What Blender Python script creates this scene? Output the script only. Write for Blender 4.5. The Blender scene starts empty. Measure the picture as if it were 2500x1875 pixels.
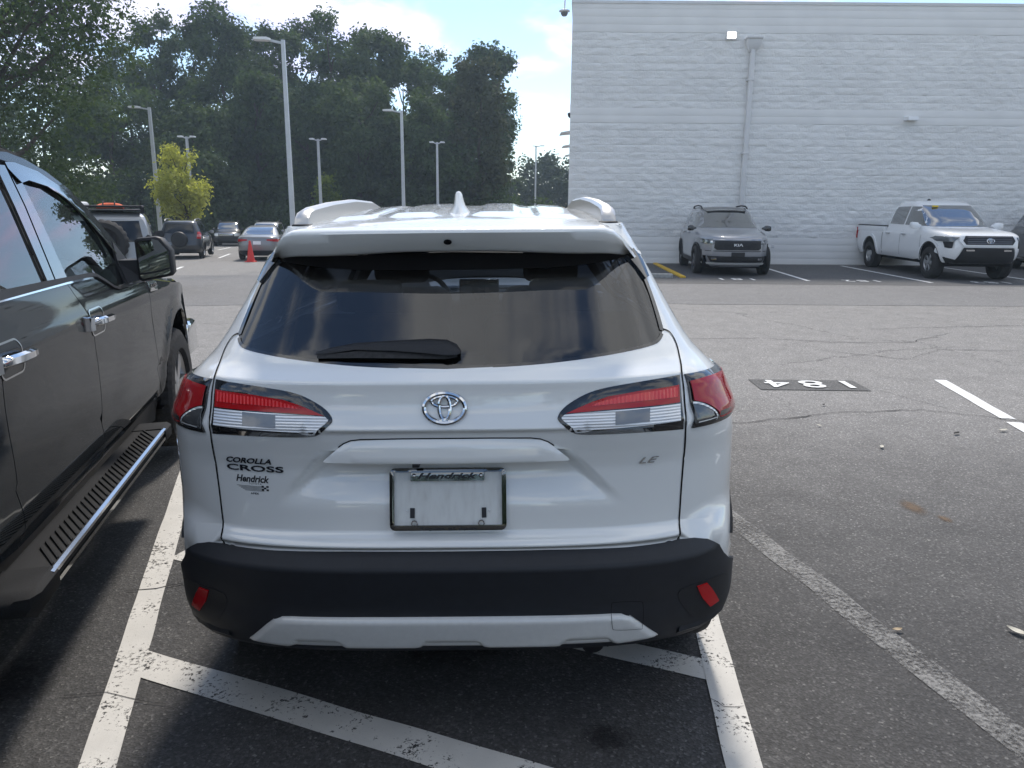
import bpy, bmesh, math, random
import numpy as np
from mathutils import Vector, Matrix, noise
from mathutils.geometry import delaunay_2d_cdt

S = bpy.context.scene
COL = S.collection
R = math.radians

# ------------------------------------------------------------------ camera
cam_d = bpy.data.cameras.new('camera')
cam_d.sensor_width = 36.0
cam_d.lens = 1860.0 / 2500.0 * 36.0
cam_d.clip_start = 0.05
cam_d.clip_end = 2000.0
cam = bpy.data.objects.new('camera', cam_d)
COL.objects.link(cam)
PITCH, ROLL, EYE = R(12.976), R(-0.488), 1.6085
_f = Vector((0, math.cos(PITCH), -math.sin(PITCH)))
_r = Vector((1, 0, 0))
_d = _f.cross(_r)
_rt = _r * math.cos(ROLL) + _d * math.sin(ROLL)
_dn = -_r * math.sin(ROLL) + _d * math.cos(ROLL)
_m = Matrix((_rt, -_dn, -_f)).transposed().to_4x4()
_m.translation = Vector((0, 0, EYE))
cam.matrix_world = _m
S.camera = cam

# ------------------------------------------------------------------ sky and sun
SUN_EL, SUN_AZ = 52.0, 3.0            # azimuth from straight ahead, negative is to the left
world = bpy.data.worlds.new('World')
S.world = world
world.use_nodes = True
wt = world.node_tree
wt.nodes.clear()


def node(t, kind, **kw):
    n = t.nodes.new(kind)
    for k, v in kw.items():
        if k in ('inputs',):
            for i, val in v.items():
                n.inputs[i].default_value = val
        else:
            setattr(n, k, v)
    return n


def build_sky():
    L = wt.links.new
    out = node(wt, 'ShaderNodeOutputWorld')
    bg = node(wt, 'ShaderNodeBackground')
    bg.inputs['Strength'].default_value = 0.10
    sky = node(wt, 'ShaderNodeTexSky')
    sky.sky_type = 'NISHITA'
    sky.sun_disc = False
    sky.sun_elevation = R(SUN_EL)
    sky.sun_rotation = R(SUN_AZ)
    sky.air_density = 1.0
    sky.dust_density = 0.15
    sky.ozone_density = 1.0
    sky.altitude = 700.0
    tc = node(wt, 'ShaderNodeTexCoord')
    sep = node(wt, 'ShaderNodeSeparateXYZ')
    L(tc.outputs['Generated'], sep.inputs[0])
    # a flat layer of cloud overhead, seen in perspective
    zz = node(wt, 'ShaderNodeMath', operation='ADD', inputs={1: 0.16})
    zc = node(wt, 'ShaderNodeMath', operation='MAXIMUM', inputs={1: 0.0})
    L(sep.outputs['Z'], zc.inputs[0])
    L(zc.outputs[0], zz.inputs[0])
    dx = node(wt, 'ShaderNodeMath', operation='DIVIDE')
    dy = node(wt, 'ShaderNodeMath', operation='DIVIDE')
    L(sep.outputs['X'], dx.inputs[0]); L(zz.outputs[0], dx.inputs[1])
    L(sep.outputs['Y'], dy.inputs[0]); L(zz.outputs[0], dy.inputs[1])
    comb = node(wt, 'ShaderNodeCombineXYZ')
    L(dx.outputs[0], comb.inputs[0]); L(dy.outputs[0], comb.inputs[1])
    off = node(wt, 'ShaderNodeVectorMath', operation='ADD')
    off.inputs[1].default_value = (1.2, 8.3, 0.0)
    L(comb.outputs[0], off.inputs[0])
    n1 = node(wt, 'ShaderNodeTexNoise', inputs={'Scale': 1.45, 'Detail': 10.0, 'Roughness': 0.58, 'Distortion': 0.35})
    L(off.outputs[0], n1.inputs['Vector'])
    cov = node(wt, 'ShaderNodeMapRange', interpolation_type='SMOOTHSTEP', inputs={'From Min': 0.455, 'From Max': 0.575})
    L(n1.outputs['Fac'], cov.inputs['Value'])
    # thicker cloud is greyer underneath, thin edges are brilliant
    n2 = node(wt, 'ShaderNodeTexNoise', inputs={'Scale': 3.0, 'Detail': 7.0, 'Roughness': 0.55})
    L(off.outputs[0], n2.inputs['Vector'])
    sh = node(wt, 'ShaderNodeMapRange', inputs={'From Min': 0.38, 'From Max': 0.68, 'To Min': 0.0, 'To Max': 1.0})
    L(n2.outputs['Fac'], sh.inputs['Value'])
    ccol = node(wt, 'ShaderNodeMix', data_type='RGBA')
    ccol.inputs['A'].default_value = (6.7, 6.8, 6.95, 1)
    ccol.inputs['B'].default_value = (3.9, 4.05, 4.3, 1)
    L(sh.outputs[0], ccol.inputs['Factor'])
    # lit from behind, a cloud is never dimmer than the sky round it
    lit = node(wt, 'ShaderNodeMix', data_type='RGBA', blend_type='LIGHTEN', inputs={'Factor': 1.0})
    L(ccol.outputs['Result'], lit.inputs['A'])
    L(sky.outputs[0], lit.inputs['B'])
    mix = node(wt, 'ShaderNodeMix', data_type='RGBA')
    L(cov.outputs[0], mix.inputs['Factor'])
    L(sky.outputs[0], mix.inputs['A'])
    L(lit.outputs['Result'], mix.inputs['B'])
    L(mix.outputs['Result'], bg.inputs['Color'])
    L(bg.outputs[0], out.inputs['Surface'])


build_sky()
sun_d = bpy.data.lights.new('sun', 'SUN')
sun_d.energy = 2.0
sun_d.angle = R(8.0)
sun_d.color = (1.0, 0.93, 0.84)
sun = bpy.data.objects.new('sun', sun_d)
COL.objects.link(sun)
_sv = Vector((math.sin(R(SUN_AZ)) * math.cos(R(SUN_EL)), math.cos(R(SUN_AZ)) * math.cos(R(SUN_EL)), math.sin(R(SUN_EL))))
sun.rotation_euler = (-_sv).to_track_quat('-Z', 'Y').to_euler()
sun.location = _sv * 60

S.view_settings.view_transform = 'Standard'
S.view_settings.look = 'None'
S.view_settings.gamma = 1.0
S.view_settings.use_curve_mapping = False
S.view_settings.exposure = 1.05
S.render.engine = 'CYCLES'
S.cycles.max_bounces = 10
S.cycles.transparent_max_bounces = 24
S.cycles.caustics_reflective = False
S.cycles.caustics_refractive = False
S.cycles.sample_clamp_indirect = 6.0
S.cycles.use_denoising = True
try:
    S.cycles.denoiser = 'OPENIMAGEDENOISE'
except Exception:
    pass

# ------------------------------------------------------------------ materials
MATS = {}


def M(name):
    return MATS[name]


def mat(name, base=(.5, .5, .5), rough=.5, metal=0., coat=0., coat_r=.03, spec=.5, emit=None, es=0., ior=None):
    m = bpy.data.materials.new(name)
    m.use_nodes = True
    b = m.node_tree.nodes['Principled BSDF']
    b.inputs['Base Color'].default_value = (*base, 1)
    b.inputs['Roughness'].default_value = rough
    b.inputs['Metallic'].default_value = metal
    b.inputs['Coat Weight'].default_value = coat
    b.inputs['Coat Roughness'].default_value = coat_r
    b.inputs['Specular IOR Level'].default_value = spec
    if ior:
        b.inputs['IOR'].default_value = ior
    if emit:
        b.inputs['Emission Color'].default_value = (*emit, 1)
        b.inputs['Emission Strength'].default_value = es
    MATS[name] = m
    return m


def bsdf(m):
    return m.node_tree.nodes['Principled BSDF']


def ramp(t, stops):
    n = t.nodes.new('ShaderNodeValToRGB')
    e = n.color_ramp.elements
    while len(e) < len(stops):
        e.new(0.5)
    for i, (p, c) in enumerate(stops):
        e[i].position = p
        e[i].color = (*c, 1) if len(c) == 3 else c
    return n


def noisy(m, scale=40, amt=.25, bump=0., bscale=None, detail=4, rough_amt=0., coords='Object', bdist=.01):
    """colour mottling and fine relief on a principled material"""
    t = m.node_tree
    b = bsdf(m)
    tc = node(t, 'ShaderNodeTexCoord')
    base = tuple(b.inputs['Base Color'].default_value)[:3]
    nz = node(t, 'ShaderNodeTexNoise', inputs={'Scale': scale, 'Detail': detail})
    t.links.new(tc.outputs[coords], nz.inputs['Vector'])
    r = ramp(t, [(.3, tuple(c * (1 - amt) for c in base)), (.7, tuple(min(1, c * (1 + amt)) for c in base))])
    t.links.new(nz.outputs['Fac'], r.inputs[0])
    t.links.new(r.outputs[0], b.inputs['Base Color'])
    if rough_amt:
        br = b.inputs['Roughness'].default_value
        mr = node(t, 'ShaderNodeMapRange', inputs={'To Min': max(0, br - rough_amt), 'To Max': br + rough_amt})
        t.links.new(nz.outputs['Fac'], mr.inputs['Value'])
        t.links.new(mr.outputs[0], b.inputs['Roughness'])
    if bump:
        nb = node(t, 'ShaderNodeTexNoise', inputs={'Scale': bscale or scale, 'Detail': 5})
        t.links.new(tc.outputs[coords], nb.inputs['Vector'])
        bp = node(t, 'ShaderNodeBump', inputs={'Strength': bump, 'Distance': bdist})
        t.links.new(nb.outputs['Fac'], bp.inputs['Height'])
        t.links.new(bp.outputs[0], b.inputs['Normal'])
    return m


def glass_mat(name, tint, refl=1.0, rough=0.0, ior=1.55):
    """a pane: clear or tinted, mirror-like at its surface by its index of refraction"""
    m = bpy.data.materials.new(name)
    m.use_nodes = True
    t = m.node_tree
    t.nodes.clear()
    out = node(t, 'ShaderNodeOutputMaterial')
    tr = node(t, 'ShaderNodeBsdfTransparent')
    tr.inputs[0].default_value = (*tint, 1)
    gl = node(t, 'ShaderNodeBsdfGlossy')
    gl.inputs['Color'].default_value = (refl, refl, refl, 1)
    gl.inputs['Roughness'].default_value = rough
    fr = node(t, 'ShaderNodeFresnel', inputs={'IOR': ior})
    mx = node(t, 'ShaderNodeMixShader')
    t.links.new(fr.outputs[0], mx.inputs[0])
    t.links.new(tr.outputs[0], mx.inputs[1])
    t.links.new(gl.outputs[0], mx.inputs[2])
    t.links.new(mx.outputs[0], out.inputs[0])
    MATS[name] = m
    return m


def paint_mat(name, base, rough=.4, metal=0., wet=0.):
    m = mat(name, base, rough, metal, 1.0, .015, .5)
    t = m.node_tree
    b = bsdf(m)
    tc = node(t, 'ShaderNodeTexCoord')
    # dust film and a slight waviness in the lacquer
    nz = node(t, 'ShaderNodeTexNoise', inputs={'Scale': 6., 'Detail': 8., 'Roughness': .65})
    t.links.new(tc.outputs['Object'], nz.inputs['Vector'])
    mr = node(t, 'ShaderNodeMapRange', inputs={'From Min': .35, 'From Max': .75, 'To Min': .015, 'To Max': .09})
    t.links.new(nz.outputs['Fac'], mr.inputs['Value'])
    t.links.new(mr.outputs[0], b.inputs['Coat Roughness'])
    if wet:
        vo = node(t, 'ShaderNodeTexVoronoi', feature='SMOOTH_F1', inputs={'Scale': 95., 'Smoothness': .25})
        t.links.new(tc.outputs['Object'], vo.inputs['Vector'])
        n3 = node(t, 'ShaderNodeTexNoise', inputs={'Scale': 11., 'Detail': 4.})
        t.links.new(tc.outputs['Object'], n3.inputs['Vector'])
        a = node(t, 'ShaderNodeMapRange', inputs={'From Min': .15, 'From Max': .42, 'To Min': 1., 'To Max': 0.})
        t.links.new(vo.outputs['Distance'], a.inputs['Value'])
        c = node(t, 'ShaderNodeMapRange', inputs={'From Min': .45, 'From Max': .58, 'To Min': 0., 'To Max': 1.})
        t.links.new(n3.outputs['Fac'], c.inputs['Value'])
        mu = node(t, 'ShaderNodeMath', operation='MULTIPLY')
        t.links.new(a.outputs[0], mu.inputs[0]); t.links.new(c.outputs[0], mu.inputs[1])
        bp = node(t, 'ShaderNodeBump', inputs={'Strength': wet, 'Distance': .004})
        t.links.new(mu.outputs[0], bp.inputs['Height'])
        t.links.new(bp.outputs[0], b.inputs['Coat Normal'])
    return m


paint_mat('pearl', (.79, .80, .785), .32)
paint_mat('pearl_wet', (.79, .80, .785), .34, wet=.25)
for _n in ('pearl', 'pearl_wet'):
    bsdf(MATS[_n]).inputs['Coat IOR'].default_value = 1.75
paint_mat('truck_grey', (.030, .034, .037), .5, 0.)
bsdf(MATS['truck_grey']).inputs['Specular IOR Level'].default_value = .0
bsdf(MATS['truck_grey']).inputs['Coat Weight'].default_value = .8
paint_mat('steel_grey', (.27, .28, .305), .38, .3)
paint_mat('white_paint_car', (.78, .79, .80), .45)
paint_mat('silver', (.29, .30, .305), .4, .4)
paint_mat('sedan_grey', (.22, .225, .235), .4, .4)
paint_mat('navy', (.018, .022, .032), .4, .2)
paint_mat('black_car', (.012, .013, .015), .4)
noisy(mat('black_plastic', (.018, .019, .022), .55, spec=.35), 300, .3, .15, 900, bdist=.0005)
noisy(mat('bumper_plastic', (.012, .014, .019), .58, spec=.5), 30, .12, .12, 1400, bdist=.0004)
noisy(mat('step_plastic', (.014, .0145, .016), .75, spec=.18), 200, .3, .15, 700, bdist=.0006)
mat('gloss_black', (.006, .006, .007), .06, spec=.6, coat=1.)
mat('lamp_black', (.010, .011, .013), .10, spec=.5, coat=1.)
mat('dark_gap', (.004, .004, .005), .8, spec=.1)
noisy(mat('rubber', (.034, .034, .035), .8, spec=.2), 90, .3, .2, 200, bdist=.002)
mat('alloy', (.52, .53, .54), .28, 1.)
mat('alloy_dark', (.10, .10, .11), .3, .9)
mat('chrome', (.72, .73, .74), .05, 1.)
mat('chrome_dim', (.55, .56, .57), .16, 1.)
mat('chrome_dark', (.20, .205, .20), .06, 1.)
noisy(mat('satin_silver', (.60, .60, .59), .36, .25, spec=.5), 60, .05)
mat('rail_silver', (.60, .585, .56), .32, .75)
mat('lens_red', (.46, .006, .010), .14, coat=.3, coat_r=.02, spec=.4)
mat('lens_red_dark', (.40, .005, .009), .08, coat=.25, coat_r=.02, spec=.4)
mat('lens_red_bright', (.80, .012, .018), .22, coat=.6)
mat('lens_clear', (.78, .80, .82), .16, .25, coat=1., coat_r=.02)
mat('lens_silver', (.60, .62, .64), .2, .7, coat=1.)
mat('lens_grey', (.20, .21, .22), .2, .3, coat=1.)
mat('lens_smoke', (.11, .115, .12), .18, .5, coat=1.)
mat('far_glass_dark', (.010, .012, .015), .03, spec=.45, coat=.2, coat_r=.01)
mat('lens_pink', (.62, .18, .18), .2, coat=1.)
mat('head_lens', (.12, .13, .14), .08, .3, coat=1.)
mat('ink', (.012, .013, .018), .5)
mat('ink_relief', (.02, .022, .03), .25, .3)
mat('mirror_glass', (.62, .65, .67), .02, 1.)
mat('yellow_tag', (.75, .55, .02), .6)
mat('cone_red', (.65, .035, .03), .6)
mat('orange_cloth', (.70, .12, .04), .8)
mat('seat_dark', (.022, .023, .026), .75)
mat('seat_mid', (.05, .05, .055), .8)
mat('trim_dark', (.012, .012, .014), .7)
glass_mat('privacy_glass', (.06, .08, .115), ior=1.8)
glass_mat('clear_glass', (.80, .84, .84))
glass_mat('door_glass', (.42, .50, .48), ior=1.75)
mat('far_glass', (.012, .015, .018), .02, spec=.8, coat=1., coat_r=.01, ior=2.3)
mat('far_glass_blue', (.02, .03, .05), .02, spec=.8, coat=1., coat_r=.01, ior=2.3)
noisy(mat('galvanised', (.52, .54, .56), .45, .3), 3, .06)
mat('lamp_white', (.80, .81, .82), .4)
mat('lamp_lit', (.9, .9, .9), .4, emit=(1, .98, .95), es=3.0)
noisy(mat('bark', (.06, .048, .038), .9, spec=.2), 8, .4, .5, 12, bdist=.03)
noisy(mat('concrete', (.34, .335, .32), .85, spec=.3), 14, .2, .2, 40, bdist=.01)
noisy(mat('kerb_yellow', (.55, .34, .02), .7), 20, .25)
# ------------------------------------------------------------------ mesh helpers
def link(o, parent=None):
    COL.objects.link(o)
    if parent is not None:
        o.parent = parent
    return o


def mesh_obj(name, V, F, m, parent=None, smooth=True, sharp=38, normals=None):
    me = bpy.data.meshes.new(name)
    me.from_pydata([tuple(v) for v in V], [], [tuple(f) for f in F])
    me.validate()
    if smooth:
        me.polygons.foreach_set('use_smooth', [True] * len(me.polygons))
        if normals is not None:
            me.normals_split_custom_set_from_vertices([tuple(n) for n in normals])
        elif sharp:
            me.set_sharp_from_angle(angle=R(sharp))
    if m is not None:
        me.materials.append(M(m) if isinstance(m, str) else m)
    return link(bpy.data.objects.new(name, me), parent)


def big_mesh(name, V, Q, m, parent=None):
    """fast path for leaves: V (n,3), Q (k,4)"""
    me = bpy.data.meshes.new(name)
    k = Q.shape[1]
    me.vertices.add(len(V)); me.loops.add(Q.size); me.polygons.add(len(Q))
    me.vertices.foreach_set('co', V.astype(np.float32).ravel())
    me.loops.foreach_set('vertex_index', Q.astype(np.int32).ravel())
    me.polygons.foreach_set('loop_start', np.arange(0, Q.size, k, dtype=np.int32))
    me.update(calc_edges=True)
    me.materials.append(M(m) if isinstance(m, str) else m)
    return link(bpy.data.objects.new(name, me), parent)


def empty(name, loc=(0, 0, 0), rz=0., label=None, cat=None, group=None):
    o = bpy.data.objects.new(name, None)
    o.location = loc
    o.rotation_euler = (0, 0, rz)
    link(o)
    return tag(o, label, cat, group)


def tag(o, label=None, cat=None, group=None, kind=None):
    for k, v in (('label', label), ('category', cat), ('group', group), ('kind', kind)):
        if v:
            o[k] = v
    return o


def copy_tree(o, parent=None):
    c = o.copy()
    COL.objects.link(c)
    c.parent = parent
    for ch in list(o.children):
        copy_tree(ch, c)
    return c


def box_bm(x0, x1, y0, y1, z0, z1, bev=0.):
    bm = bmesh.new()
    bmesh.ops.create_cube(bm, size=1.)
    bmesh.ops.scale(bm, vec=(x1 - x0, y1 - y0, z1 - z0), verts=bm.verts)
    bmesh.ops.translate(bm, vec=((x0 + x1) / 2, (y0 + y1) / 2, (z0 + z1) / 2), verts=bm.verts)
    if bev:
        bmesh.ops.bevel(bm, geom=bm.edges[:], offset=bev, segments=3, affect='EDGES', profile=.5)
    return bm


def bm_obj(name, bm, m, parent=None, smooth=True, sharp=38):
    me = bpy.data.meshes.new(name)
    bm.normal_update()
    bm.to_mesh(me)
    bm.free()
    if smooth:
        me.polygons.foreach_set('use_smooth', [True] * len(me.polygons))
        me.set_sharp_from_angle(angle=R(sharp))
    me.materials.append(M(m) if isinstance(m, str) else m)
    return link(bpy.data.objects.new(name, me), parent)


def box(name, b, m, parent=None, bev=0., loc=None, rot=None):
    o = bm_obj(name, box_bm(*b, bev), m, parent)
    if loc:
        o.location = loc
    if rot:
        o.rotation_euler = rot
    return o


def tube_geo(path, rad, seg=8, cap=True, closed=False, up=(0, 0, 1)):
    n = len(path)
    P = [Vector(p) for p in path]
    rr = rad if hasattr(rad, '__len__') else [rad] * n
    V, F = [], []
    for i in range(n):
        if closed:
            t = P[(i + 1) % n] - P[i - 1]
        else:
            t = P[min(i + 1, n - 1)] - P[max(i - 1, 0)]
        t.normalize()
        u = Vector(up)
        if abs(t.dot(u)) > .95:
            u = Vector((1, 0, 0))
        a = t.cross(u).normalized()
        b = a.cross(t)
        for k in range(seg):
            an = 2 * math.pi * k / seg
            V.append(P[i] + (a * math.cos(an) + b * math.sin(an)) * rr[i])
    last = n if closed else n - 1
    for i in range(last):
        j = (i + 1) % n
        for k in range(seg):
            k2 = (k + 1) % seg
            F.append((i * seg + k, i * seg + k2, j * seg + k2, j * seg + k))
    if cap and not closed:
        F.append(tuple(range(seg - 1, -1, -1)))
        F.append(tuple((n - 1) * seg + k for k in range(seg)))
    return V, F


def tube(name, path, rad, m, parent=None, seg=8, closed=False):
    V, F = tube_geo(path, rad, seg, True, closed)
    return mesh_obj(name, V, F, m, parent)


def lathe_geo(prof, seg=32, axis='z', rmod=None):
    """profile of (radius, height) turned about an axis"""
    V, F = [], []
    n = len(prof)
    for s in range(seg):
        a = 2 * math.pi * s / seg
        for k, (r, h) in enumerate(prof):
            if rmod:
                r = rmod(s, k, r)
            c, d = math.cos(a) * r, math.sin(a) * r
            V.append((h, c, d) if axis == 'x' else ((c, h, d) if axis == 'y' else (c, d, h)))
    for s in range(seg):
        s2 = (s + 1) % seg
        for k in range(n - 1):
            F.append((s * n + k, s * n + k + 1, s2 * n + k + 1, s2 * n + k))
    return V, F


def loft(name, secs, m, parent=None, caps=True, closed=True, sharp=38):
    """a skin over a row of equal-length sections"""
    n = len(secs[0])
    V = [p for s in secs for p in s]
    F = []
    for i in range(len(secs) - 1):
        for k in range(n if closed else n - 1):
            k2 = (k + 1) % n
            F.append((i * n + k, i * n + k2, (i + 1) * n + k2, (i + 1) * n + k))
    if caps and closed:
        F.append(tuple(range(n - 1, -1, -1)))
        F.append(tuple((len(secs) - 1) * n + k for k in range(n)))
    o = mesh_obj(name, V, F, m, parent, sharp=sharp)
    fix_normals(o)
    return o


def fix_normals(o):
    bm = bmesh.new()
    bm.from_mesh(o.data)
    bmesh.ops.recalc_face_normals(bm, faces=bm.faces)
    bm.to_mesh(o.data)
    bm.free()


def spline(pts, n=6, closed=False):
    """Catmull-Rom through 2-D points"""
    P = [np.array(p, float) for p in pts]
    N = len(P)
    out = []
    for i in range(N if closed else N - 1):
        p0 = P[i - 1] if (closed or i > 0) else P[i]
        p1 = P[i]
        p2 = P[(i + 1) % N]
        p3 = P[(i + 2) % N] if (closed or i + 2 < N) else p2
        for k in range(n):
            t = k / n
            out.append(tuple(.5 * (2 * p1 + (p2 - p0) * t + (2 * p0 - 5 * p1 + 4 * p2 - p3) * t * t + (3 * p1 - p0 - 3 * p2 + p3) * t ** 3)))
    if not closed:
        out.append(tuple(P[-1]))
    return out


def rounded(x0, x1, z0, z1, r, n=5):
    out = []
    for cx, cz, a0 in ((x1 - r, z1 - r, 0), (x0 + r, z1 - r, 90), (x0 + r, z0 + r, 180), (x1 - r, z0 + r, 270)):
        for k in range(n + 1):
            a = R(a0 + 90 * k / n)
            out.append((cx + r * math.cos(a), cz + r * math.sin(a)))
    return out


def resample(poly, res):
    out = []
    N = len(poly)
    for i in range(N):
        a, b = poly[i], poly[(i + 1) % N]
        d = math.hypot(b[0] - a[0], b[1] - a[1])
        k = max(1, int(math.ceil(d / res)))
        for j in range(k):
            out.append((a[0] + (b[0] - a[0]) * j / k, a[1] + (b[1] - a[1]) * j / k))
    return out


def inside(poly, pts):
    pts = np.asarray(pts, float)
    x, y = pts[:, 0], pts[:, 1]
    r = np.zeros(len(pts), bool)
    P = np.asarray(poly, float)
    j = len(P) - 1
    for i in range(len(P)):
        xi, yi, xj, yj = P[i, 0], P[i, 1], P[j, 0], P[j, 1]
        if yi != yj:
            c = ((yi > y) != (yj > y)) & (x < (xj - xi) * (y - yi) / (yj - yi) + xi)
            r ^= c
        j = i
    return r


def edge_dist(poly, pts):
    P = np.asarray(poly, float)
    A, B = P, np.roll(P, -1, 0)
    pts = np.asarray(pts, float)
    best = np.full(len(pts), 1e9)
    for a, b in zip(A, B):
        d = b - a
        L2 = max(d @ d, 1e-12)
        t = np.clip(((pts - a) @ d) / L2, 0, 1)
        q = a + t[:, None] * d
        best = np.minimum(best, np.hypot(*(pts - q).T))
    return best


def patch(name, outline, fmap, m, parent=None, off=.0, thick=.0, res=.04, holes=(), ctr=(0, 2., .8), crown=0.):
    """a panel with the given outline, laid on the surface fmap(a, b); its rim is `thick` deep; `crown` rounds its edge off"""
    ol = resample(outline, res)
    hs = [resample(h, res) for h in holes]
    P = np.array(ol)
    gx = np.arange(P[:, 0].min() + res * .5, P[:, 0].max(), res)
    gy = np.arange(P[:, 1].min() + res * .5, P[:, 1].max(), res)
    pts = []
    if len(gx) and len(gy):
        g = np.array([(a, b) for a in gx for b in gy])
        keep = inside(ol, g) & (edge_dist(ol, g) > res * .45)
        for h in hs:
            keep &= ~inside(h, g) & (edge_dist(h, g) > res * .45)
        pts = [tuple(p) for p in g[keep]]
    verts, edges = [], []
    for lp in [ol] + hs:
        b0 = len(verts)
        verts += lp
        edges += [(b0 + i, b0 + (i + 1) % len(lp)) for i in range(len(lp))]
    verts += pts
    r = delaunay_2d_cdt([Vector(v) for v in verts], edges, [], 0, 1e-7)
    co, fc = r[0], r[2]
    cen = np.array([np.mean([co[i][:] for i in f], axis=0) for f in fc])
    keep = inside(ol, cen)
    for h in hs:
        keep &= ~inside(h, cen)
    fc = [f for f, k in zip(fc, keep) if k]
    e = 1e-4
    V, Nn = [], []
    C = Vector(ctr)
    cr = None
    if crown:
        dd = edge_dist(ol, np.array([c[:] for c in co]))
        cr = [-crown * max(0, 1 - d / (crown * 1.6)) ** 2 for d in dd]
    for i, c in enumerate(co):
        p = Vector(fmap(c[0], c[1]))
        a = Vector(fmap(c[0] + e, c[1])) - Vector(fmap(c[0] - e, c[1]))
        b = Vector(fmap(c[0], c[1] + e)) - Vector(fmap(c[0], c[1] - e))
        n = a.cross(b)
        n = n.normalized() if n.length > 1e-12 else Vector((0, -1, 0))
        if n.dot(p - C) < 0:
            n = -n
        V.append(p + n * (off + (cr[i] if cr else 0)))
        Nn.append(n)
    # orient faces outward
    F = []
    for f in fc:
        fn = (V[f[1]] - V[f[0]]).cross(V[f[2]] - V[f[0]])
        F.append(tuple(f) if fn.dot(Nn[f[0]]) >= 0 else tuple(reversed(f)))
    if thick:
        cnt = {}
        for f in F:
            for i in range(len(f)):
                a, b = f[i], f[(i + 1) % len(f)]
                cnt[(min(a, b), max(a, b))] = cnt.get((min(a, b), max(a, b)), 0) + 1
        for f in list(F):
            for i in range(len(f)):
                a, b = f[i], f[(i + 1) % len(f)]
                if cnt[(min(a, b), max(a, b))] == 1:
                    k = len(V)
                    en = (V[b] - V[a]).cross(Nn[a])
                    en = en.normalized() if en.length > 1e-9 else Nn[a]
                    V += [V[a].copy(), V[b].copy(), V[b] - Nn[b] * thick, V[a] - Nn[a] * thick]
                    Nn += [en, en, en, en]
                    F.append((k + 1, k, k + 3, k + 2))
    if crown:
        return mesh_obj(name, V, F, m, parent, sharp=50)
    return mesh_obj(name, V, F, m, parent, normals=Nn)


def ribbon(name, path, fmap, width, m, parent=None, off=.0012, ctr=(0, 2., .8), seg=5):
    """a thin strip following a 2-D path on a surface: seams, piping, trim lines"""
    pts = path
    V, F = [], []
    C = Vector(ctr)
    e = 1e-4
    P3, N3 = [], []
    for c in pts:
        p = Vector(fmap(*c))
        a = Vector(fmap(c[0] + e, c[1])) - Vector(fmap(c[0] - e, c[1]))
        b = Vector(fmap(c[0], c[1] + e)) - Vector(fmap(c[0], c[1] - e))
        n = a.cross(b)
        n = n.normalized() if n.length > 1e-12 else Vector((0, -1, 0))
        if n.dot(p - C) < 0:
            n = -n
        P3.append(p); N3.append(n)
    for i in range(len(P3)):
        t = P3[min(i + 1, len(P3) - 1)] - P3[max(i - 1, 0)]
        s = t.cross(N3[i]).normalized() * (width / 2)
        V += [P3[i] + N3[i] * off - s, P3[i] + N3[i] * off + s]
    for i in range(len(P3) - 1):
        F.append((2 * i, 2 * i + 1, 2 * i + 3, 2 * i + 2))
    return mesh_obj(name, V, F, m, parent)


def text_geo(body, size=1., shear=0., bold=0., extrude=0., sx=1., align='LEFT', space=1.):
    cu = bpy.data.curves.new('lettering', 'FONT')
    cu.body = body
    cu.size = size
    cu.shear = shear
    cu.offset = bold
    cu.extrude = extrude
    cu.align_x = align
    cu.space_character = space
    cu.resolution_u = 3
    o = bpy.data.objects.new('lettering', cu)
    COL.objects.link(o)
    dg = bpy.context.evaluated_depsgraph_get()
    me = o.evaluated_get(dg).to_mesh()
    V = [(v.co.x * sx, v.co.y, v.co.z) for v in me.vertices]
    F = [tuple(p.vertices) for p in me.polygons]
    bpy.data.objects.remove(o)
    bpy.data.curves.remove(cu)
    return V, F


def lettering(name, body, place, m, parent, size, width=None, **kw):
    """letters mapped point by point through place(x, y, depth); width fits the run to a length"""
    V, F = text_geo(body, size, **kw)
    xs = [v[0] for v in V]
    x0, x1 = min(xs), max(xs)
    k = width / (x1 - x0) if width else 1.
    V = [place((v[0] - x0) * k, v[1], v[2]) for v in V]
    o = mesh_obj(name, V, F, m, parent, smooth=False)
    return o


# ------------------------------------------------------------------ vehicle shells
def pchip(pairs):
    xs = np.array([p[0] for p in pairs], float)
    ys = np.array([p[1] for p in pairs], float)
    h = np.diff(xs)
    d = np.diff(ys) / h
    m = np.zeros(len(xs))
    for i in range(1, len(xs) - 1):
        if d[i - 1] * d[i] > 0:
            w1, w2 = 2 * h[i] + h[i - 1], h[i] + 2 * h[i - 1]
            m[i] = (w1 + w2) / (w1 / d[i - 1] + w2 / d[i])
    m[0], m[-1] = d[0], d[-1]
    X, Y, H, Mm = xs.tolist(), ys.tolist(), h.tolist(), m.tolist()
    import bisect

    def f(x):
        x = min(max(x, X[0]), X[-1])
        i = min(max(bisect.bisect_left(X, x) - 1, 0), len(H) - 1)
        t = (x - X[i]) / H[i]
        a = t * t * (3 - 2 * t)
        return Y[i] * (1 - a) + Y[i + 1] * a + H[i] * (Mm[i] * t * (1 - t) ** 2 - Mm[i + 1] * t * t * (1 - t))
    return f


def linf(pairs):
    xs = [p[0] for p in pairs]
    ys = [p[1] for p in pairs]
    return lambda x: float(np.interp(x, xs, ys))


def sm(a, b, x):
    t = min(max((x - a) / (b - a), 0), 1)
    return t * t * (3 - 2 * t)


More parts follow.
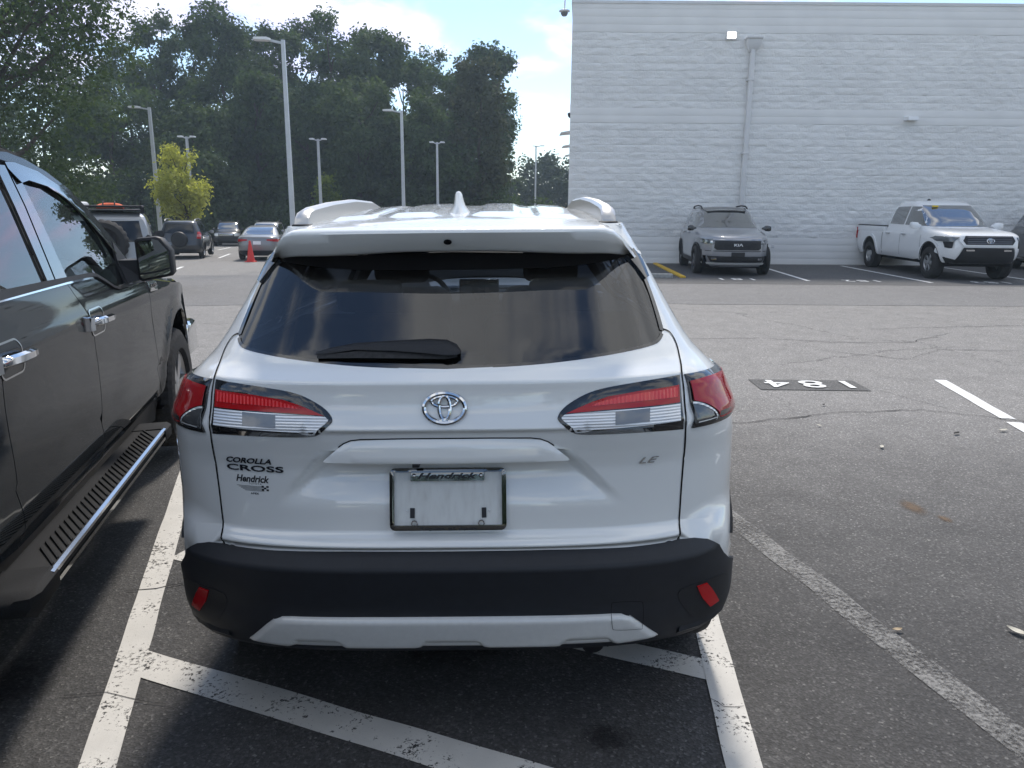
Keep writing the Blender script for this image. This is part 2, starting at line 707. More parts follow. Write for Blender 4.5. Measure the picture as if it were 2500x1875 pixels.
class Shell:
    """a vehicle's skin as plan outlines stacked by height: rear corner, straight side, front corner"""

    def __init__(s, yr, yf, w, YA, YB, n=3.4, nf=3.0, disp=None):
        s.yr, s.yf, s.w, s.YA, s.YB, s.n, s.nf, s.disp = yr, yf, w, YA, YB, n, nf, disp
        s.U2 = 1 + YB - YA
        s.U3 = s.U2 + 1

    def P(s, u, z):
        w = s.w(z)
        sg = 1 if u >= 0 else -1
        u = min(abs(u), s.U3)
        if u <= 1:
            a = u * math.pi / 2
            l = s.YA - s.yr(z)
            n = s.n
            sa, ca = math.sin(a), max(math.cos(a), 0)
            r = ((sa / w) ** n + (ca / l) ** n) ** (-1 / n)
            x, y = r * sa, s.YA - r * ca
            if s.disp:
                y += s.disp(x, z)
        elif u <= s.U2:
            x, y = w, s.YA + u - 1
        else:
            a = max(0, 1 - (u - s.U2)) * math.pi / 2
            l = s.yf(z) - s.YB
            n = s.nf
            sa, ca = math.sin(a), max(math.cos(a), 0)
            r = ((sa / w) ** n + (ca / l) ** n) ** (-1 / n)
            x, y = r * sa, s.YB + r * ca
        return (sg * x, y, z)

    def rear(s, x, z):
        w = s.w(z)
        q = min(abs(x) / w, .9999) ** s.n
        y = s.YA - (s.YA - s.yr(z)) * (1 - q) ** (1 / s.n)
        if s.disp:
            y += s.disp(x, z)
        return (x, y, z)

    def front(s, x, z):
        w = s.w(z)
        q = min(abs(x) / w, .9999) ** s.nf
        return (x, s.YB + (s.yf(z) - s.YB) * (1 - q) ** (1 / s.nf), z)

    def side(s, y, z, sg=1):
        w = s.w(z)
        x = w
        if y < s.YA:
            q = min((s.YA - y) / (s.YA - s.yr(z)), .9999) ** s.n
            x = w * (1 - q) ** (1 / s.n)
        elif y > s.YB:
            q = min((y - s.YB) / (s.yf(z) - s.YB), .9999) ** s.nf
            x = w * (1 - q) ** (1 / s.nf)
        return (sg * x, y, z)

    def rings(s, zs, nr=10, ns=8, nf=12):
        us = [i / nr for i in range(nr)] + [1 + (s.U2 - 1) * i / ns for i in range(ns)] + [s.U2 + i / nf for i in range(nf + 1)]
        us = us + [-u for u in us[-2:0:-1]]
        V = [s.P(u, z) for z in zs for u in us]
        n = len(us)
        F = []
        for i in range(len(zs) - 1):
            for k in range(n):
                k2 = (k + 1) % n
                F.append((i * n + k, i * n + k2, (i + 1) * n + k2, (i + 1) * n + k))
        F.append(tuple(range(n - 1, -1, -1)))
        # a gently crowned lid
        top = (len(zs) - 1) * n
        ring = [V[top + k] for k in range(n)]
        cy = sum(p[1] for p in ring) / n
        prev = top
        for j, (kf, dz) in enumerate(((.7, .016), (.35, .028))):
            b = len(V)
            V += [(p[0] * kf, cy + (p[1] - cy) * kf, p[2] + dz) for p in ring]
            for k in range(n):
                k2 = (k + 1) % n
                F.append((prev + k, prev + k2, b + k2, b + k))
            prev = b
        V.append((0, cy, ring[0][2] + .032))
        for k in range(n):
            F.append((prev + k, prev + (k + 1) % n, len(V) - 1))
        return V, F


def wheel(parent, x, y, z, r, wd, sg, rim_r, spokes=5, rim='alloy', tread=False, seg=48, two=False):
    """a tyre with its rim; sg is the side the face looks to"""
    h = wd / 2
    prof = [(rim_r, -h * .8), (rim_r + .02, -h), (r - .05, -h), (r - .012, -h * .86), (r, -h * .6), (r, -h * .3), (r - .008, -h * .28), (r - .008, -h * .2), (r, -h * .18), (r, h * .18),
            (r - .008, h * .2), (r - .008, h * .28), (r, h * .3), (r, h * .6), (r - .012, h * .86), (r - .05, h), (rim_r + .02, h), (rim_r, h * .8)]
    mod = None
    if tread:
        seg = 132
        mod = lambda s_, k, rr: rr - .009 if (s_ % 3 == 0 and k in (3, 4, 5, 12, 13, 14)) else rr
    V, F = lathe_geo(prof, seg, 'x', mod)
    t = mesh_obj('wheel', V, F, 'rubber', parent, sharp=30)
    t.location = (x, y, z)
    fix_normals(t)
    # rim: dished barrel plus spokes and hub
    V, F = [], []

    def add(v, f):
        b = len(V)
        V.extend(v)
        F.extend(tuple(i + b for i in q) for q in f)
    e = h * .78
    add(*lathe_geo([(rim_r + .008, e), (rim_r - .012, e + .006), (rim_r - .02, e - .01), (rim_r - .03, e - .10), (.02, e - .11)], 32, 'x'))
    add(*lathe_geo([(.075, e - .05), (.07, e - .012), (.05, e - .002), (.001, e)], 16, 'x'))
    for k in range(spokes):
        for d in ((-.10, .10) if two else (0,)):
            a = 2 * math.pi * k / spokes + d
            wa = (.055 if not two else .03) * (5 / max(spokes, 5)) ** .5
            c, s_ = math.cos(a), math.sin(a)
            q = []
            for rr, ww, ee in ((.05, wa, e - .006), (rim_r - .01, wa * .8, e + .002)):
                for sx in (-1, 1):
                    for ex in (0, -.035):
                        q.append((ee + ex, rr * c - sx * ww * s_, rr * s_ + sx * ww * c))
            add(q, [(0, 2, 6, 4), (1, 5, 7, 3), (0, 4, 5, 1), (2, 3, 7, 6)])
    if sg < 0:
        V = [(-a, b, c) for a, b, c in V]
    o = mesh_obj('rim', V, F, rim, t, sharp=30)
    fix_normals(o)
    return t


def ellipse(cx, cz, rx, rz, n=40):
    return [(cx + rx * math.cos(2 * math.pi * k / n), cz + rz * math.sin(2 * math.pi * k / n)) for k in range(n)]


def oval_emblem(parent, fmap, cx, cz, rx, rz, t, m='chrome'):
    """three interlocking ovals in relief"""
    V, F = [], []
    for (ax, az, ox, oz, k) in ((rx, rz, 0, 0, 1.), (rx * .62, rz * .36, 0, rz * .42, .7), (rx * .27, rz * .80, 0, rz * .02, .8)):
        pts = ellipse(cx + ox, cz + oz, ax, az, 40)
        path = []
        for a, b in pts:
            p = Vector(fmap(a, b))
            path.append(p)
        v, f = tube_geo(path, t * k, 8, False, True, up=(0, 1, 0))
        b0 = len(V)
        V += v
        F += [tuple(i + b0 for i in q) for q in f]
    return mesh_obj('emblem', V, F, m, parent)
# ------------------------------------------------------------------ ground
def gz(x, y):
    """the lot falls away to the left and ahead"""
    t = min(max((2 - x) / 12, 0), 1)
    a = t * t * (3 - 2 * t)
    return -a * (.08 + .0185 * min(max(y, 0), 70))


def asphalt(name, stops_dark, stops_light, near=None, crack=1.0, spec=.35):
    """aggregate speckle, worn patches and cracks; `near` = (y0, y1): sealed black asphalt turning to worn grey with distance into the aisle"""
    m = mat(name, (.1, .1, .1), .82, spec=spec)
    t = m.node_tree
    b = bsdf(m)
    Lk = t.links.new
    tc = node(t, 'ShaderNodeTexCoord')
    big = node(t, 'ShaderNodeTexNoise', inputs={'Scale': .35, 'Detail': 6., 'Roughness': .6})
    Lk(tc.outputs['Object'], big.inputs['Vector'])
    mid = node(t, 'ShaderNodeTexNoise', inputs={'Scale': 3.2, 'Detail': 7., 'Roughness': .65})
    Lk(tc.outputs['Object'], mid.inputs['Vector'])
    agg = node(t, 'ShaderNodeTexVoronoi', inputs={'Scale': 130., 'Randomness': 1.})
    Lk(tc.outputs['Object'], agg.inputs['Vector'])
    fine = node(t, 'ShaderNodeTexNoise', inputs={'Scale': 55., 'Detail': 4., 'Roughness': .7})
    Lk(tc.outputs['Object'], fine.inputs['Vector'])
    dark = ramp(t, stops_dark)
    light = ramp(t, stops_light)
    Lk(mid.outputs['Fac'], dark.inputs[0]); Lk(mid.outputs['Fac'], light.inputs[0])
    mx = node(t, 'ShaderNodeMix', data_type='RGBA')
    Lk(dark.outputs[0], mx.inputs['A']); Lk(light.outputs[0], mx.inputs['B'])
    if near:
        sp = node(t, 'ShaderNodeSeparateXYZ')
        Lk(tc.outputs['Object'], sp.inputs[0])
        ad = node(t, 'ShaderNodeMath', operation='MULTIPLY_ADD', inputs={1: 3.0, 2: -1.5})
        Lk(big.outputs['Fac'], ad.inputs[0])
        sx = node(t, 'ShaderNodeMath', operation='MULTIPLY_ADD', inputs={1: .30})
        Lk(sp.outputs['X'], sx.inputs[0]); Lk(sp.outputs['Y'], sx.inputs[2])
        s2 = node(t, 'ShaderNodeMath', operation='ADD')
        Lk(sx.outputs[0], s2.inputs[0]); Lk(ad.outputs[0], s2.inputs[1])
        mr = node(t, 'ShaderNodeMapRange', interpolation_type='SMOOTHSTEP', inputs={'From Min': near[0], 'From Max': near[1]})
        Lk(s2.outputs[0], mr.inputs['Value'])
        Lk(mr.outputs[0], mx.inputs['Factor'])
        wear = mr.outputs[0]
    else:
        mr = node(t, 'ShaderNodeMapRange', inputs={'From Min': .3, 'From Max': .7})
        Lk(big.outputs['Fac'], mr.inputs['Value'])
        Lk(mr.outputs[0], mx.inputs['Factor'])
        wear = None
    # single stones: most sit dark in the binder, a few are pale
    st = node(t, 'ShaderNodeSeparateColor')
    Lk(agg.outputs['Color'], st.inputs[0])
    stv = ramp(t, [(0., (.68, .68, .68)), (.55, (.9, .9, .9)), (.86, (1.15, 1.15, 1.15)), (.97, (1.6, 1.6, 1.6)), (1., (2.5, 2.5, 2.4))])
    Lk(st.outputs['Red'], stv.inputs[0])
    fv = ramp(t, [(.25, (.72, .72, .72)), (.75, (1.3, 1.3, 1.3))])
    Lk(fine.outputs['Fac'], fv.inputs[0])
    m1 = node(t, 'ShaderNodeMix', data_type='RGBA', blend_type='MULTIPLY', inputs={'Factor': 1.})
    Lk(mx.outputs['Result'], m1.inputs['A']); Lk(stv.outputs[0], m1.inputs['B'])
    m2 = node(t, 'ShaderNodeMix', data_type='RGBA', blend_type='MULTIPLY', inputs={'Factor': 1.})
    Lk(m1.outputs['Result'], m2.inputs['A']); Lk(fv.outputs[0], m2.inputs['B'])
    col = m2.outputs['Result']
    if crack:
        wv = node(t, 'ShaderNodeTexNoise', inputs={'Scale': 1.6, 'Detail': 6., 'Roughness': .7})
        Lk(tc.outputs['Object'], wv.inputs['Vector'])
        va = node(t, 'ShaderNodeVectorMath', operation='MULTIPLY_ADD')
        va.inputs[1].default_value = (.9, .9, 0)
        Lk(wv.outputs['Color'], va.inputs[0]); Lk(tc.outputs['Object'], va.inputs[2])
        for sc, wd, lim in ((.28, .0035, .50), (1.5, .006, .60)):
            vo = node(t, 'ShaderNodeTexVoronoi', feature='DISTANCE_TO_EDGE', inputs={'Scale': sc})
            Lk(va.outputs[0], vo.inputs['Vector'])
            ln = node(t, 'ShaderNodeMapRange', inputs={'From Min': wd * .3, 'From Max': wd, 'To Min': 1., 'To Max': 0.})
            Lk(vo.outputs['Distance'], ln.inputs['Value'])
            pn = node(t, 'ShaderNodeTexNoise', inputs={'Scale': .33 if sc < 1 else .2, 'Detail': 2.})
            Lk(tc.outputs['Object'], pn.inputs['Vector'])
            pm = node(t, 'ShaderNodeMapRange', inputs={'From Min': lim - .06, 'From Max': lim + .02})
            Lk(pn.outputs['Fac'], pm.inputs['Value'])
            mm = node(t, 'ShaderNodeMath', operation='MULTIPLY')
            Lk(ln.outputs[0], mm.inputs[0]); Lk(pm.outputs[0], mm.inputs[1])
            m3 = node(t, 'ShaderNodeMath', operation='MULTIPLY', inputs={1: .5 * crack})
            Lk(mm.outputs[0], m3.inputs[0])
            if wear:
                m4 = node(t, 'ShaderNodeMath', operation='MULTIPLY')
                Lk(m3.outputs[0], m4.inputs[0]); Lk(wear, m4.inputs[1])
                m3 = m4
            cm = node(t, 'ShaderNodeMix', data_type='RGBA')
            cm.inputs['B'].default_value = (.022, .022, .024, 1)
            Lk(m3.outputs[0], cm.inputs['Factor']); Lk(col, cm.inputs['A'])
            col = cm.outputs['Result']
    Lk(col, b.inputs['Base Color'])
    bp = node(t, 'ShaderNodeBump', inputs={'Strength': .55, 'Distance': .006})
    ba = node(t, 'ShaderNodeMath', operation='MULTIPLY_ADD', inputs={1: .8})
    Lk(agg.outputs['Distance'], ba.inputs[0]); Lk(fine.outputs['Fac'], ba.inputs[2])
    Lk(ba.outputs[0], bp.inputs['Height'])
    Lk(bp.outputs[0], b.inputs['Normal'])
    return m


asphalt('asphalt_lot', [(.3, (.046, .045, .045)), (.7, (.072, .070, .069))], [(.3, (.190, .184, .178)), (.7, (.245, .237, .229))], near=(2.6, 8.0))
asphalt('asphalt_new', [(.3, (.145, .143, .143)), (.7, (.175, .172, .172))], [(.3, (.165, .163, .163)), (.7, (.195, .192, .192))], crack=0)
asphalt('asphalt_stall', [(.3, (.075, .075, .077)), (.7, (.095, .095, .098))], [(.3, (.085, .085, .087)), (.7, (.11, .11, .113))], crack=0)
asphalt('asphalt_patch', [(.3, (.085, .084, .083)), (.7, (.11, .108, .107))], [(.3, (.095, .094, .093)), (.7, (.12, .118, .117))], crack=0)


def line_paint(name, base, keep, soft=.03):
    """road paint worn through to the asphalt; keep = share of paint left"""
    m = mat(name, base, .7, spec=.3)
    t = m.node_tree
    b = bsdf(m)
    Lk = t.links.new
    tc = node(t, 'ShaderNodeTexCoord')
    n1 = node(t, 'ShaderNodeTexNoise', inputs={'Scale': 60., 'Detail': 6., 'Roughness': .75})
    n2 = node(t, 'ShaderNodeTexNoise', inputs={'Scale': 5., 'Detail': 4.})
    Lk(tc.outputs['Object'], n1.inputs['Vector']); Lk(tc.outputs['Object'], n2.inputs['Vector'])
    a = node(t, 'ShaderNodeMath', operation='MULTIPLY_ADD', inputs={1: .55})
    Lk(n2.outputs['Fac'], a.inputs[0]); Lk(n1.outputs['Fac'], a.inputs[2])
    lo = .55 + .34 * keep
    r = node(t, 'ShaderNodeMapRange', inputs={'From Min': lo - soft, 'From Max': lo + soft})
    Lk(a.outputs[0], r.inputs['Value'])
    gr = ramp(t, [(.3, tuple(c * .8 for c in base)), (.75, base)])
    Lk(n2.outputs['Fac'], gr.inputs[0])
    Lk(gr.outputs[0], b.inputs['Base Color'])
    tr = node(t, 'ShaderNodeBsdfTransparent')
    ms = node(t, 'ShaderNodeMixShader')
    Lk(r.outputs[0], ms.inputs[0]); Lk(b.outputs[0], ms.inputs[1]); Lk(tr.outputs[0], ms.inputs[2])
    Lk(ms.outputs[0], t.nodes['Material Output'].inputs[0])
    bp = node(t, 'ShaderNodeBump', inputs={'Strength': .4, 'Distance': .004})
    Lk(n1.outputs['Fac'], bp.inputs['Height'])
    Lk(bp.outputs[0], b.inputs['Normal'])
    return m


gr_dark = (.05, .05, .052)
line_paint('line_white', (.62, .60, .56), 1.0)
line_paint('line_fresh', (.80, .80, .79), 1.35)
line_paint('line_faded', (.27, .265, .255), .60, .13)


def stain_mat(name, base, amt):
    """a mark with a ragged, fading edge"""
    m = mat(name, base, .85, spec=.2)
    t = m.node_tree
    Lk = t.links.new
    tc = node(t, 'ShaderNodeTexCoord')
    d = node(t, 'ShaderNodeVectorMath', operation='DISTANCE')
    d.inputs[1].default_value = (.5, .5, .5)
    mp = node(t, 'ShaderNodeVectorMath', operation='MULTIPLY_ADD')
    mp.inputs[1].default_value = (1, 1, 0)
    mp.inputs[2].default_value = (0, 0, .5)
    Lk(tc.outputs['Generated'], mp.inputs[0]); Lk(mp.outputs[0], d.inputs[0])
    nz = node(t, 'ShaderNodeTexNoise', inputs={'Scale': 30., 'Detail': 6., 'Roughness': .7})
    Lk(tc.outputs['Object'], nz.inputs['Vector'])
    a = node(t, 'ShaderNodeMath', operation='MULTIPLY_ADD', inputs={1: .45, 2: -.22})
    Lk(nz.outputs['Fac'], a.inputs[0])
    s_ = node(t, 'ShaderNodeMath', operation='ADD')
    Lk(d.outputs['Value'], s_.inputs[0]); Lk(a.outputs[0], s_.inputs[1])
    r = node(t, 'ShaderNodeMapRange', interpolation_type='SMOOTHSTEP', inputs={'From Min': .08, 'From Max': .44, 'To Min': 1. - amt, 'To Max': 1.})
    Lk(s_.outputs[0], r.inputs['Value'])
    tr = node(t, 'ShaderNodeBsdfTransparent')
    ms = node(t, 'ShaderNodeMixShader')
    Lk(r.outputs[0], ms.inputs[0]); Lk(bsdf(m).outputs[0], ms.inputs[1]); Lk(tr.outputs[0], ms.inputs[2])
    Lk(ms.outputs[0], t.nodes['Material Output'].inputs[0])


stain_mat('stain', (.16, .115, .08), .75)
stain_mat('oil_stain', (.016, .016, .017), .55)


def make_ground():
    xs = np.concatenate([np.linspace(-220, -30, 24), np.linspace(-28, 6, 60), np.linspace(8, 220, 24)])
    ys = np.concatenate([np.linspace(-120, -3, 14), np.linspace(-2, 40, 60), np.linspace(43, 80, 16), np.linspace(90, 400, 14)])
    V = [(x, y, gz(x, y)) for y in ys for x in xs]
    n = len(xs)
    F = [(j * n + i, j * n + i + 1, (j + 1) * n + i + 1, (j + 1) * n + i) for j in range(len(ys) - 1) for i in range(n - 1)]
    return tag(mesh_obj('parking_lot', V, F, 'asphalt_lot', None), None, None, None, 'structure')


LOT = make_ground()


def sheet(name, poly, m, lift, res=.5, parent=None, wob=0.):
    """a thin sheet following the ground, given by its outline"""
    def f(a, b):
        return (a, b, gz(a, b))
    ol = poly
    if wob:
        ol = [(x + wob * noise.noise((x * 3.1, y * 3.1, 1.)), y + wob * noise.noise((x * 3.1, y * 3.1, 7.))) for x, y in resample(poly, .06)]
    return patch(name, ol, f, m, LOT if parent is None else parent, off=lift, res=res, ctr=(0, 0, -50))


# newer asphalt along the building and its darker stalls
sheet('asphalt_strip', [(-40, 15.6), (-6.4, 14.6), (3.2, 13.3), (9, 13.4), (30, 13.5), (30, 18.9), (2, 18.7), (-2, 22), (-9, 24), (-40, 26)], 'asphalt_new', .004, 1.5)
sheet('asphalt_stalls', [(2.0, 17.1), (30, 17.0), (30, 23.35), (1.5, 23.35), (1.0, 20)], 'asphalt_stall', .008, 1.5)


def stripe(a, b, w, m='line_white', lift=.004, wob=.006, name='painted_line', ends=None):
    (x0, y0), (x1, y1) = a, b
    d = math.hypot(x1 - x0, y1 - y0)
    nx, ny = -(y1 - y0) / d * w / 2, (x1 - x0) / d * w / 2
    return sheet(name, [(x0 + nx, y0 + ny), (x0 - nx, y0 - ny), (x1 - nx, y1 - ny), (x1 + nx, y1 + ny)], m, lift, .6, wob=wob)


stripe((-1.20, 1.88), (-2.98, 7.55), .108, lift=.005)                       # between the pickup and the SUV
stripe((-1.40, 2.505), (.66, 1.652), .135, lift=.0035)                        # hatching
stripe((.74, 2.430), (-1.60, 3.40), .125, lift=.0035)
stripe((-1.72, 4.20), (.62, 3.21), .125, lift=.0035)
stripe((.648, 1.50), (.98, 4.45), .108, lift=.005)
stripe((1.95, .55), (.93, 4.90), .125, 'line_faded', lift=.004, wob=.012)
stripe((4.20, 7.30), (3.96, 5.86), .115, 'line_fresh', lift=.005)
stripe((3.945, 5.77), (3.45, 2.8), .115, 'line_fresh', lift=.005)
stripe((7.30, 23.1), (6.93, 17.95), .10, 'line_fresh', lift=.012)
stripe((9.86, 23.1), (9.71, 17.75), .10, 'line_fresh', lift=.012)
stripe((12.75, 23.1), (12.58, 17.7), .10, 'line_fresh', lift=.012)
stripe((15.6, 23.1), (15.5, 17.6), .10, 'line_fresh', lift=.012)
stripe((-13.6, 35.6), (-14.8, 40.3), .13, 'line_fresh', lift=.0035)
stripe((-11.6, 26.0), (-12.3, 28.6), .13, 'line_fresh', lift=.0035)
stripe((-9.9, 42.6), (-13.5, 43.4), .13, 'line_fresh', lift=.0035)
stripe((-17.4, 45.5), (-18.3, 50.0), .13, 'line_fresh', lift=.0035)


def ground_number(txt, c, w, h, ang, m, patch_m=None, shear=0.):
    """a stall number stencilled to be read from the other side"""
    if patch_m:
        ca, sa = math.cos(ang), math.sin(ang)
        q = [(-w * .63, -h * .72), (w * .63, -h * .72), (w * .63, h * .72), (-w * .63, h * .72)]
        sheet('number_background', [(c[0] + a * ca - b * sa, c[1] + a * sa + b * ca) for a, b in q], patch_m, .006, .3)
    V, F = text_geo(txt, 1., bold=.012, space=1.35)
    x0, x1 = min(v[0] for v in V), max(v[0] for v in V)
    y0, y1 = min(v[1] for v in V), max(v[1] for v in V)
    out = []
    for v in V:
        a = ((v[0] - x0) / (x1 - x0) - .5) * w
        b = ((v[1] - y0) / (y1 - y0) - .5) * h
        X = c[0] + a * math.cos(ang) - b * math.sin(ang)
        Y = c[1] + a * math.sin(ang) + b * math.cos(ang)
        out.append((X, Y, gz(X, Y) + .015))
    return mesh_obj('stall_number', out, F, m, LOT, smooth=False)


ground_number('184', (2.80, 7.03), .80, .30, R(179), 'line_fresh', 'asphalt_patch')
ground_number('181', (5.33, 18.23), .80, .42, R(178), 'line_fresh')
ground_number('182', (8.20, 18.05), .80, .42, R(178), 'line_fresh')
ground_number('183', (11.16, 17.92), .80, .42, R(178), 'line_fresh')
ground_number('184', (14.1, 17.8), .80, .42, R(178), 'line_fresh')

# long single cracks and stains that can be told apart
def crack(pts, w=.012, seed=0):
    random.seed(seed)
    P = []
    for (a, b) in zip(pts[:-1], pts[1:]):
        k = max(2, int(math.dist(a, b) / .09))
        for j in range(k):
            t = j / k
            P.append((a[0] + (b[0] - a[0]) * t + random.gauss(0, .016), a[1] + (b[1] - a[1]) * t + random.gauss(0, .018)))
    P.append(pts[-1])
    V, F = [], []
    for i, (x, y) in enumerate(P):
        ww = .7 * w * random.uniform(.3, 1.1) * (.3 + .7 * math.sin(math.pi * (i + .5) / len(P)) ** .5)
        V += [(x, y - ww, gz(x, y) + .007), (x + random.gauss(0, .004), y + ww, gz(x, y) + .007)]
    for i in range(len(P) - 1):
        F.append((2 * i, 2 * i + 1, 2 * i + 3, 2 * i + 2))
    mesh_obj('crack', V, F, 'crack_dark', LOT, smooth=False)


mat('crack_dark', (.022, .022, .024), .9, spec=.1)
crack([(1.35, 5.60), (2.0, 5.75), (2.6, 6.0), (3.4, 6.15), (4.05, 5.82), (4.6, 6.05), (5.6, 6.2)], .012, 1)
crack([(3.3, 7.0), (3.5, 6.6), (3.65, 6.2)], .008, 2)
crack([(2.1, 9.6), (3.2, 9.75), (4.0, 9.45), (5.0, 9.5), (6.0, 10.3)], .013, 3)
crack([(3.6, 8.9), (4.4, 8.35), (5.1, 9.0), (6.4, 8.9)], .012, 4)
crack([(5.0, 10.6), (6.6, 10.9), (8.4, 11.2)], .012, 5)
crack([(-1.75, 3.0), (-1.3, 3.1), (-.9, 3.05)], .005, 6)
crack([(.66, 2.24), (.70, 2.22), (.78, 2.23)], .004, 8)
crack([(-1.50, 2.28), (-1.30, 2.27), (-1.15, 2.24)], .004, 9)
crack([(-6.5, 9.0), (-5.2, 9.6), (-3.8, 9.4), (-2.6, 10.0)], .012, 10)
crack([(-6.0, 12.2), (-4.5, 11.6), (-3.2, 12.0)], .012, 11)


def blob(c, rx, ry, m, seed, n=26, lift=.0035, rot=0.):
    pts = []
    for k in range(n):
        a = 2 * math.pi * k / n
        r = 1 + .35 * noise.noise((math.cos(a) * 1.7 + seed, math.sin(a) * 1.7, seed * 3.3))
        x, y = rx * r * math.cos(a), ry * r * math.sin(a)
        pts.append((c[0] + x * math.cos(rot) - y * math.sin(rot), c[1] + x * math.sin(rot) + y * math.cos(rot)))
    sheet('stain', pts, m, lift, .1)


blob((2.235, 4.01), .075, .15, 'stain', 1, rot=.3)
blob((2.33, 3.83), .05, .08, 'stain', 2)
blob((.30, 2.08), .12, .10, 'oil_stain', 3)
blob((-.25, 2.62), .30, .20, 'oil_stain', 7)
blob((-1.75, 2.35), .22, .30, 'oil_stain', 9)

# ------------------------------------------------------------------ the white block building
wall_m = mat('wall_paint', (.82, .815, .80), .75, spec=.3)
noisy(wall_m, 1.1, .05, .25, 70, detail=6, bdist=.006)
rough_m = mat('split_face_paint', (.82, .815, .80), .78, spec=.25)
noisy(rough_m, .9, .05, .6, 22, detail=6, bdist=.035)
noisy(mat('downspout_paint', (.68, .68, .68), .5, spec=.4), 2, .05)

BX0, BX1, BY, BTOP = 1.62, 24.0, 23.2, 7.27
KB = 1.028                                   # the wall stands this much farther back than first measured


def wall_pt(x, y, z):
    return (x * KB, y * KB, EYE + (z - EYE) * KB)


def make_building():
    b = empty('block_building', wall_pt(BX0, BY, 0), 0, 'tall windowless white painted block building with split-face courses behind parked cars', 'building')
    b.scale = (KB, KB, KB)
    X1 = BX1 - BX0
    sk = 34. * math.tan(R(4.9))
    loft('building_core', [[(.05, .06, z), (X1, .06, z), (X1, 34., z), (.05 + sk, 34., z)] for z in (-.3, BTOP - .05)], 'wall_paint', b)
    loft('parapet_cap', [[(-.04, -.06, z), (X1 + .04, -.06, z), (X1 + .04, 34.04, z), (-.04 + sk, 34.04, z)] for z in (BTOP - .045, BTOP + .03)], 'downspout_paint', b)
    # courses of block, laid one by one: three smooth bands, two split-face fields
    h = .2025
    nrow = int(round((BTOP - .05) / h))
    for r_ in range(nrow):
        z0, z1 = r_ * h, (r_ + 1) * h - .003
        if r_ == nrow - 1:
            z1 = BTOP - .047
        smooth = r_ < 4 or r_ in (20, 21) or r_ >= 32
        if smooth:
            o = box('block_course', (0, X1, -.036, .08, z0 + .0005, z1 + .0015), 'wall_paint', b, .0012)
            # faint upright joints
            continue
        nx, nz = 330, 5
        V, F = [], []
        for k in range(nz + 1):
            t = k / nz
            z = z0 + (z1 - z0) * t
            for i in range(nx + 1):
                x = X1 * i / nx
                ed = min(1., .80 + min(t, 1 - t) * 2.)
                e2 = min(1., (i + .4) / 1.5)
                bx = (x + (.2 if r_ % 2 else 0)) / .4
                jd = min(1., abs(bx - round(bx)) * 14)
                nn = noise.fractal((x * 4.4, z * 7.0, 3.1), .7, 2.1, 4) * .55 + noise.noise((x * 11., z * 17., 9.)) * .45
                d = (.036 + .036 * nn) * ed * (.8 + .2 * jd) * e2
                V.append((x, -d, z))
        n = nx + 1
        for k in range(nz):
            for i in range(nx):
                F.append((k * n + i, k * n + i + 1, (k + 1) * n + i + 1, (k + 1) * n + i))
        # returns: top, bottom and the corner, so the course is a solid piece
        q = len(V)
        V += [(0, .08, z0), (X1, .08, z0), (X1, .08, z1), (0, .08, z1)]
        F += [tuple([q, q + 1] + [i for i in range(nx, -1, -1)]), tuple([q + 3] + [nz * n + i for i in range(nx + 1)] + [q + 2]),
              tuple([q] + [k * n for k in range(nz + 1)] + [q + 3]), tuple([q + 1, q + 2] + [k * n + nx for k in range(nz, -1, -1)])]
        mesh_obj('block_course', V, F, 'split_face_paint', b, smooth=True, sharp=55)
    # rain leader: conductor head and square pipe
    p = box('downspout', (5.03, 5.15, -.20, -.07, .12, 6.05), 'downspout_paint', b, .012)
    p.rotation_euler = (0, 0, 0)
    hd = loft('conductor_head', [[(5.00, -.16, 5.98), (5.18, -.16, 5.98), (5.18, -.012, 5.98), (5.00, -.012, 5.98)],
                                 [(4.90, -.28, 6.14), (5.28, -.28, 6.14), (5.28, -.012, 6.14), (4.90, -.012, 6.14)],
                                 [(4.90, -.28, 6.30), (5.28, -.28, 6.30), (5.28, -.012, 6.30), (4.90, -.012, 6.30)]], 'downspout_paint', b)
    box('head_rim', (4.86, 5.32, -.32, -.012, 6.30, 6.35), 'downspout_paint', hd, .006)
    for z in (1.2, 3.2, 5.2):
        box('pipe_strap', (4.99, 5.19, -.208, -.03, z, z + .05), 'downspout_paint', p, .004)
    for x in (4.15 + 1.35, 4.15 + 1.95):
        bm = box_bm(x, x + .09, -.046, .02, .52, .62, .006)
        bm_obj('wall_patch', bm, 'downspout_paint', b)
    return b


make_building()

# lamps and cameras fixed to the wall
wl = empty('flood_lamp', wall_pt(6.10, BY, 6.42), 0, 'lit square flood lamp high on the wall beside the downspout head', 'wall lamp')
box('lamp_housing', (-.16, .16, -.10, .02, -.13, .11), 'downspout_paint', wl, .012)
box('lamp_lens', (-.12, .12, -.115, -.098, -.09, .075), 'lamp_lit', wl, .004)
wl = empty('wall_pack', wall_pt(11.42, BY, 4.22), 0, 'small white unlit wall lamp on the middle smooth band', 'wall lamp')
loft('lamp_housing', [[(-.20, -.02, .06), (-.20, -.02, -.05), (-.20, .02, -.05), (-.20, .02, .06)], [(-.15, -.24, .05), (-.15, -.27, -.05), (-.15, .02, -.05), (-.15, .02, .08)],
                      [(.15, -.24, .05), (.15, -.27, -.05), (.15, .02, -.05), (.15, .02, .08)], [(.20, -.02, .06), (.20, -.02, -.05), (.20, .02, -.05), (.20, .02, .06)]], 'lamp_white', wl)
box('lamp_lens', (-.13, .13, -.24, -.05, -.065, -.05), 'lens_clear', wl)

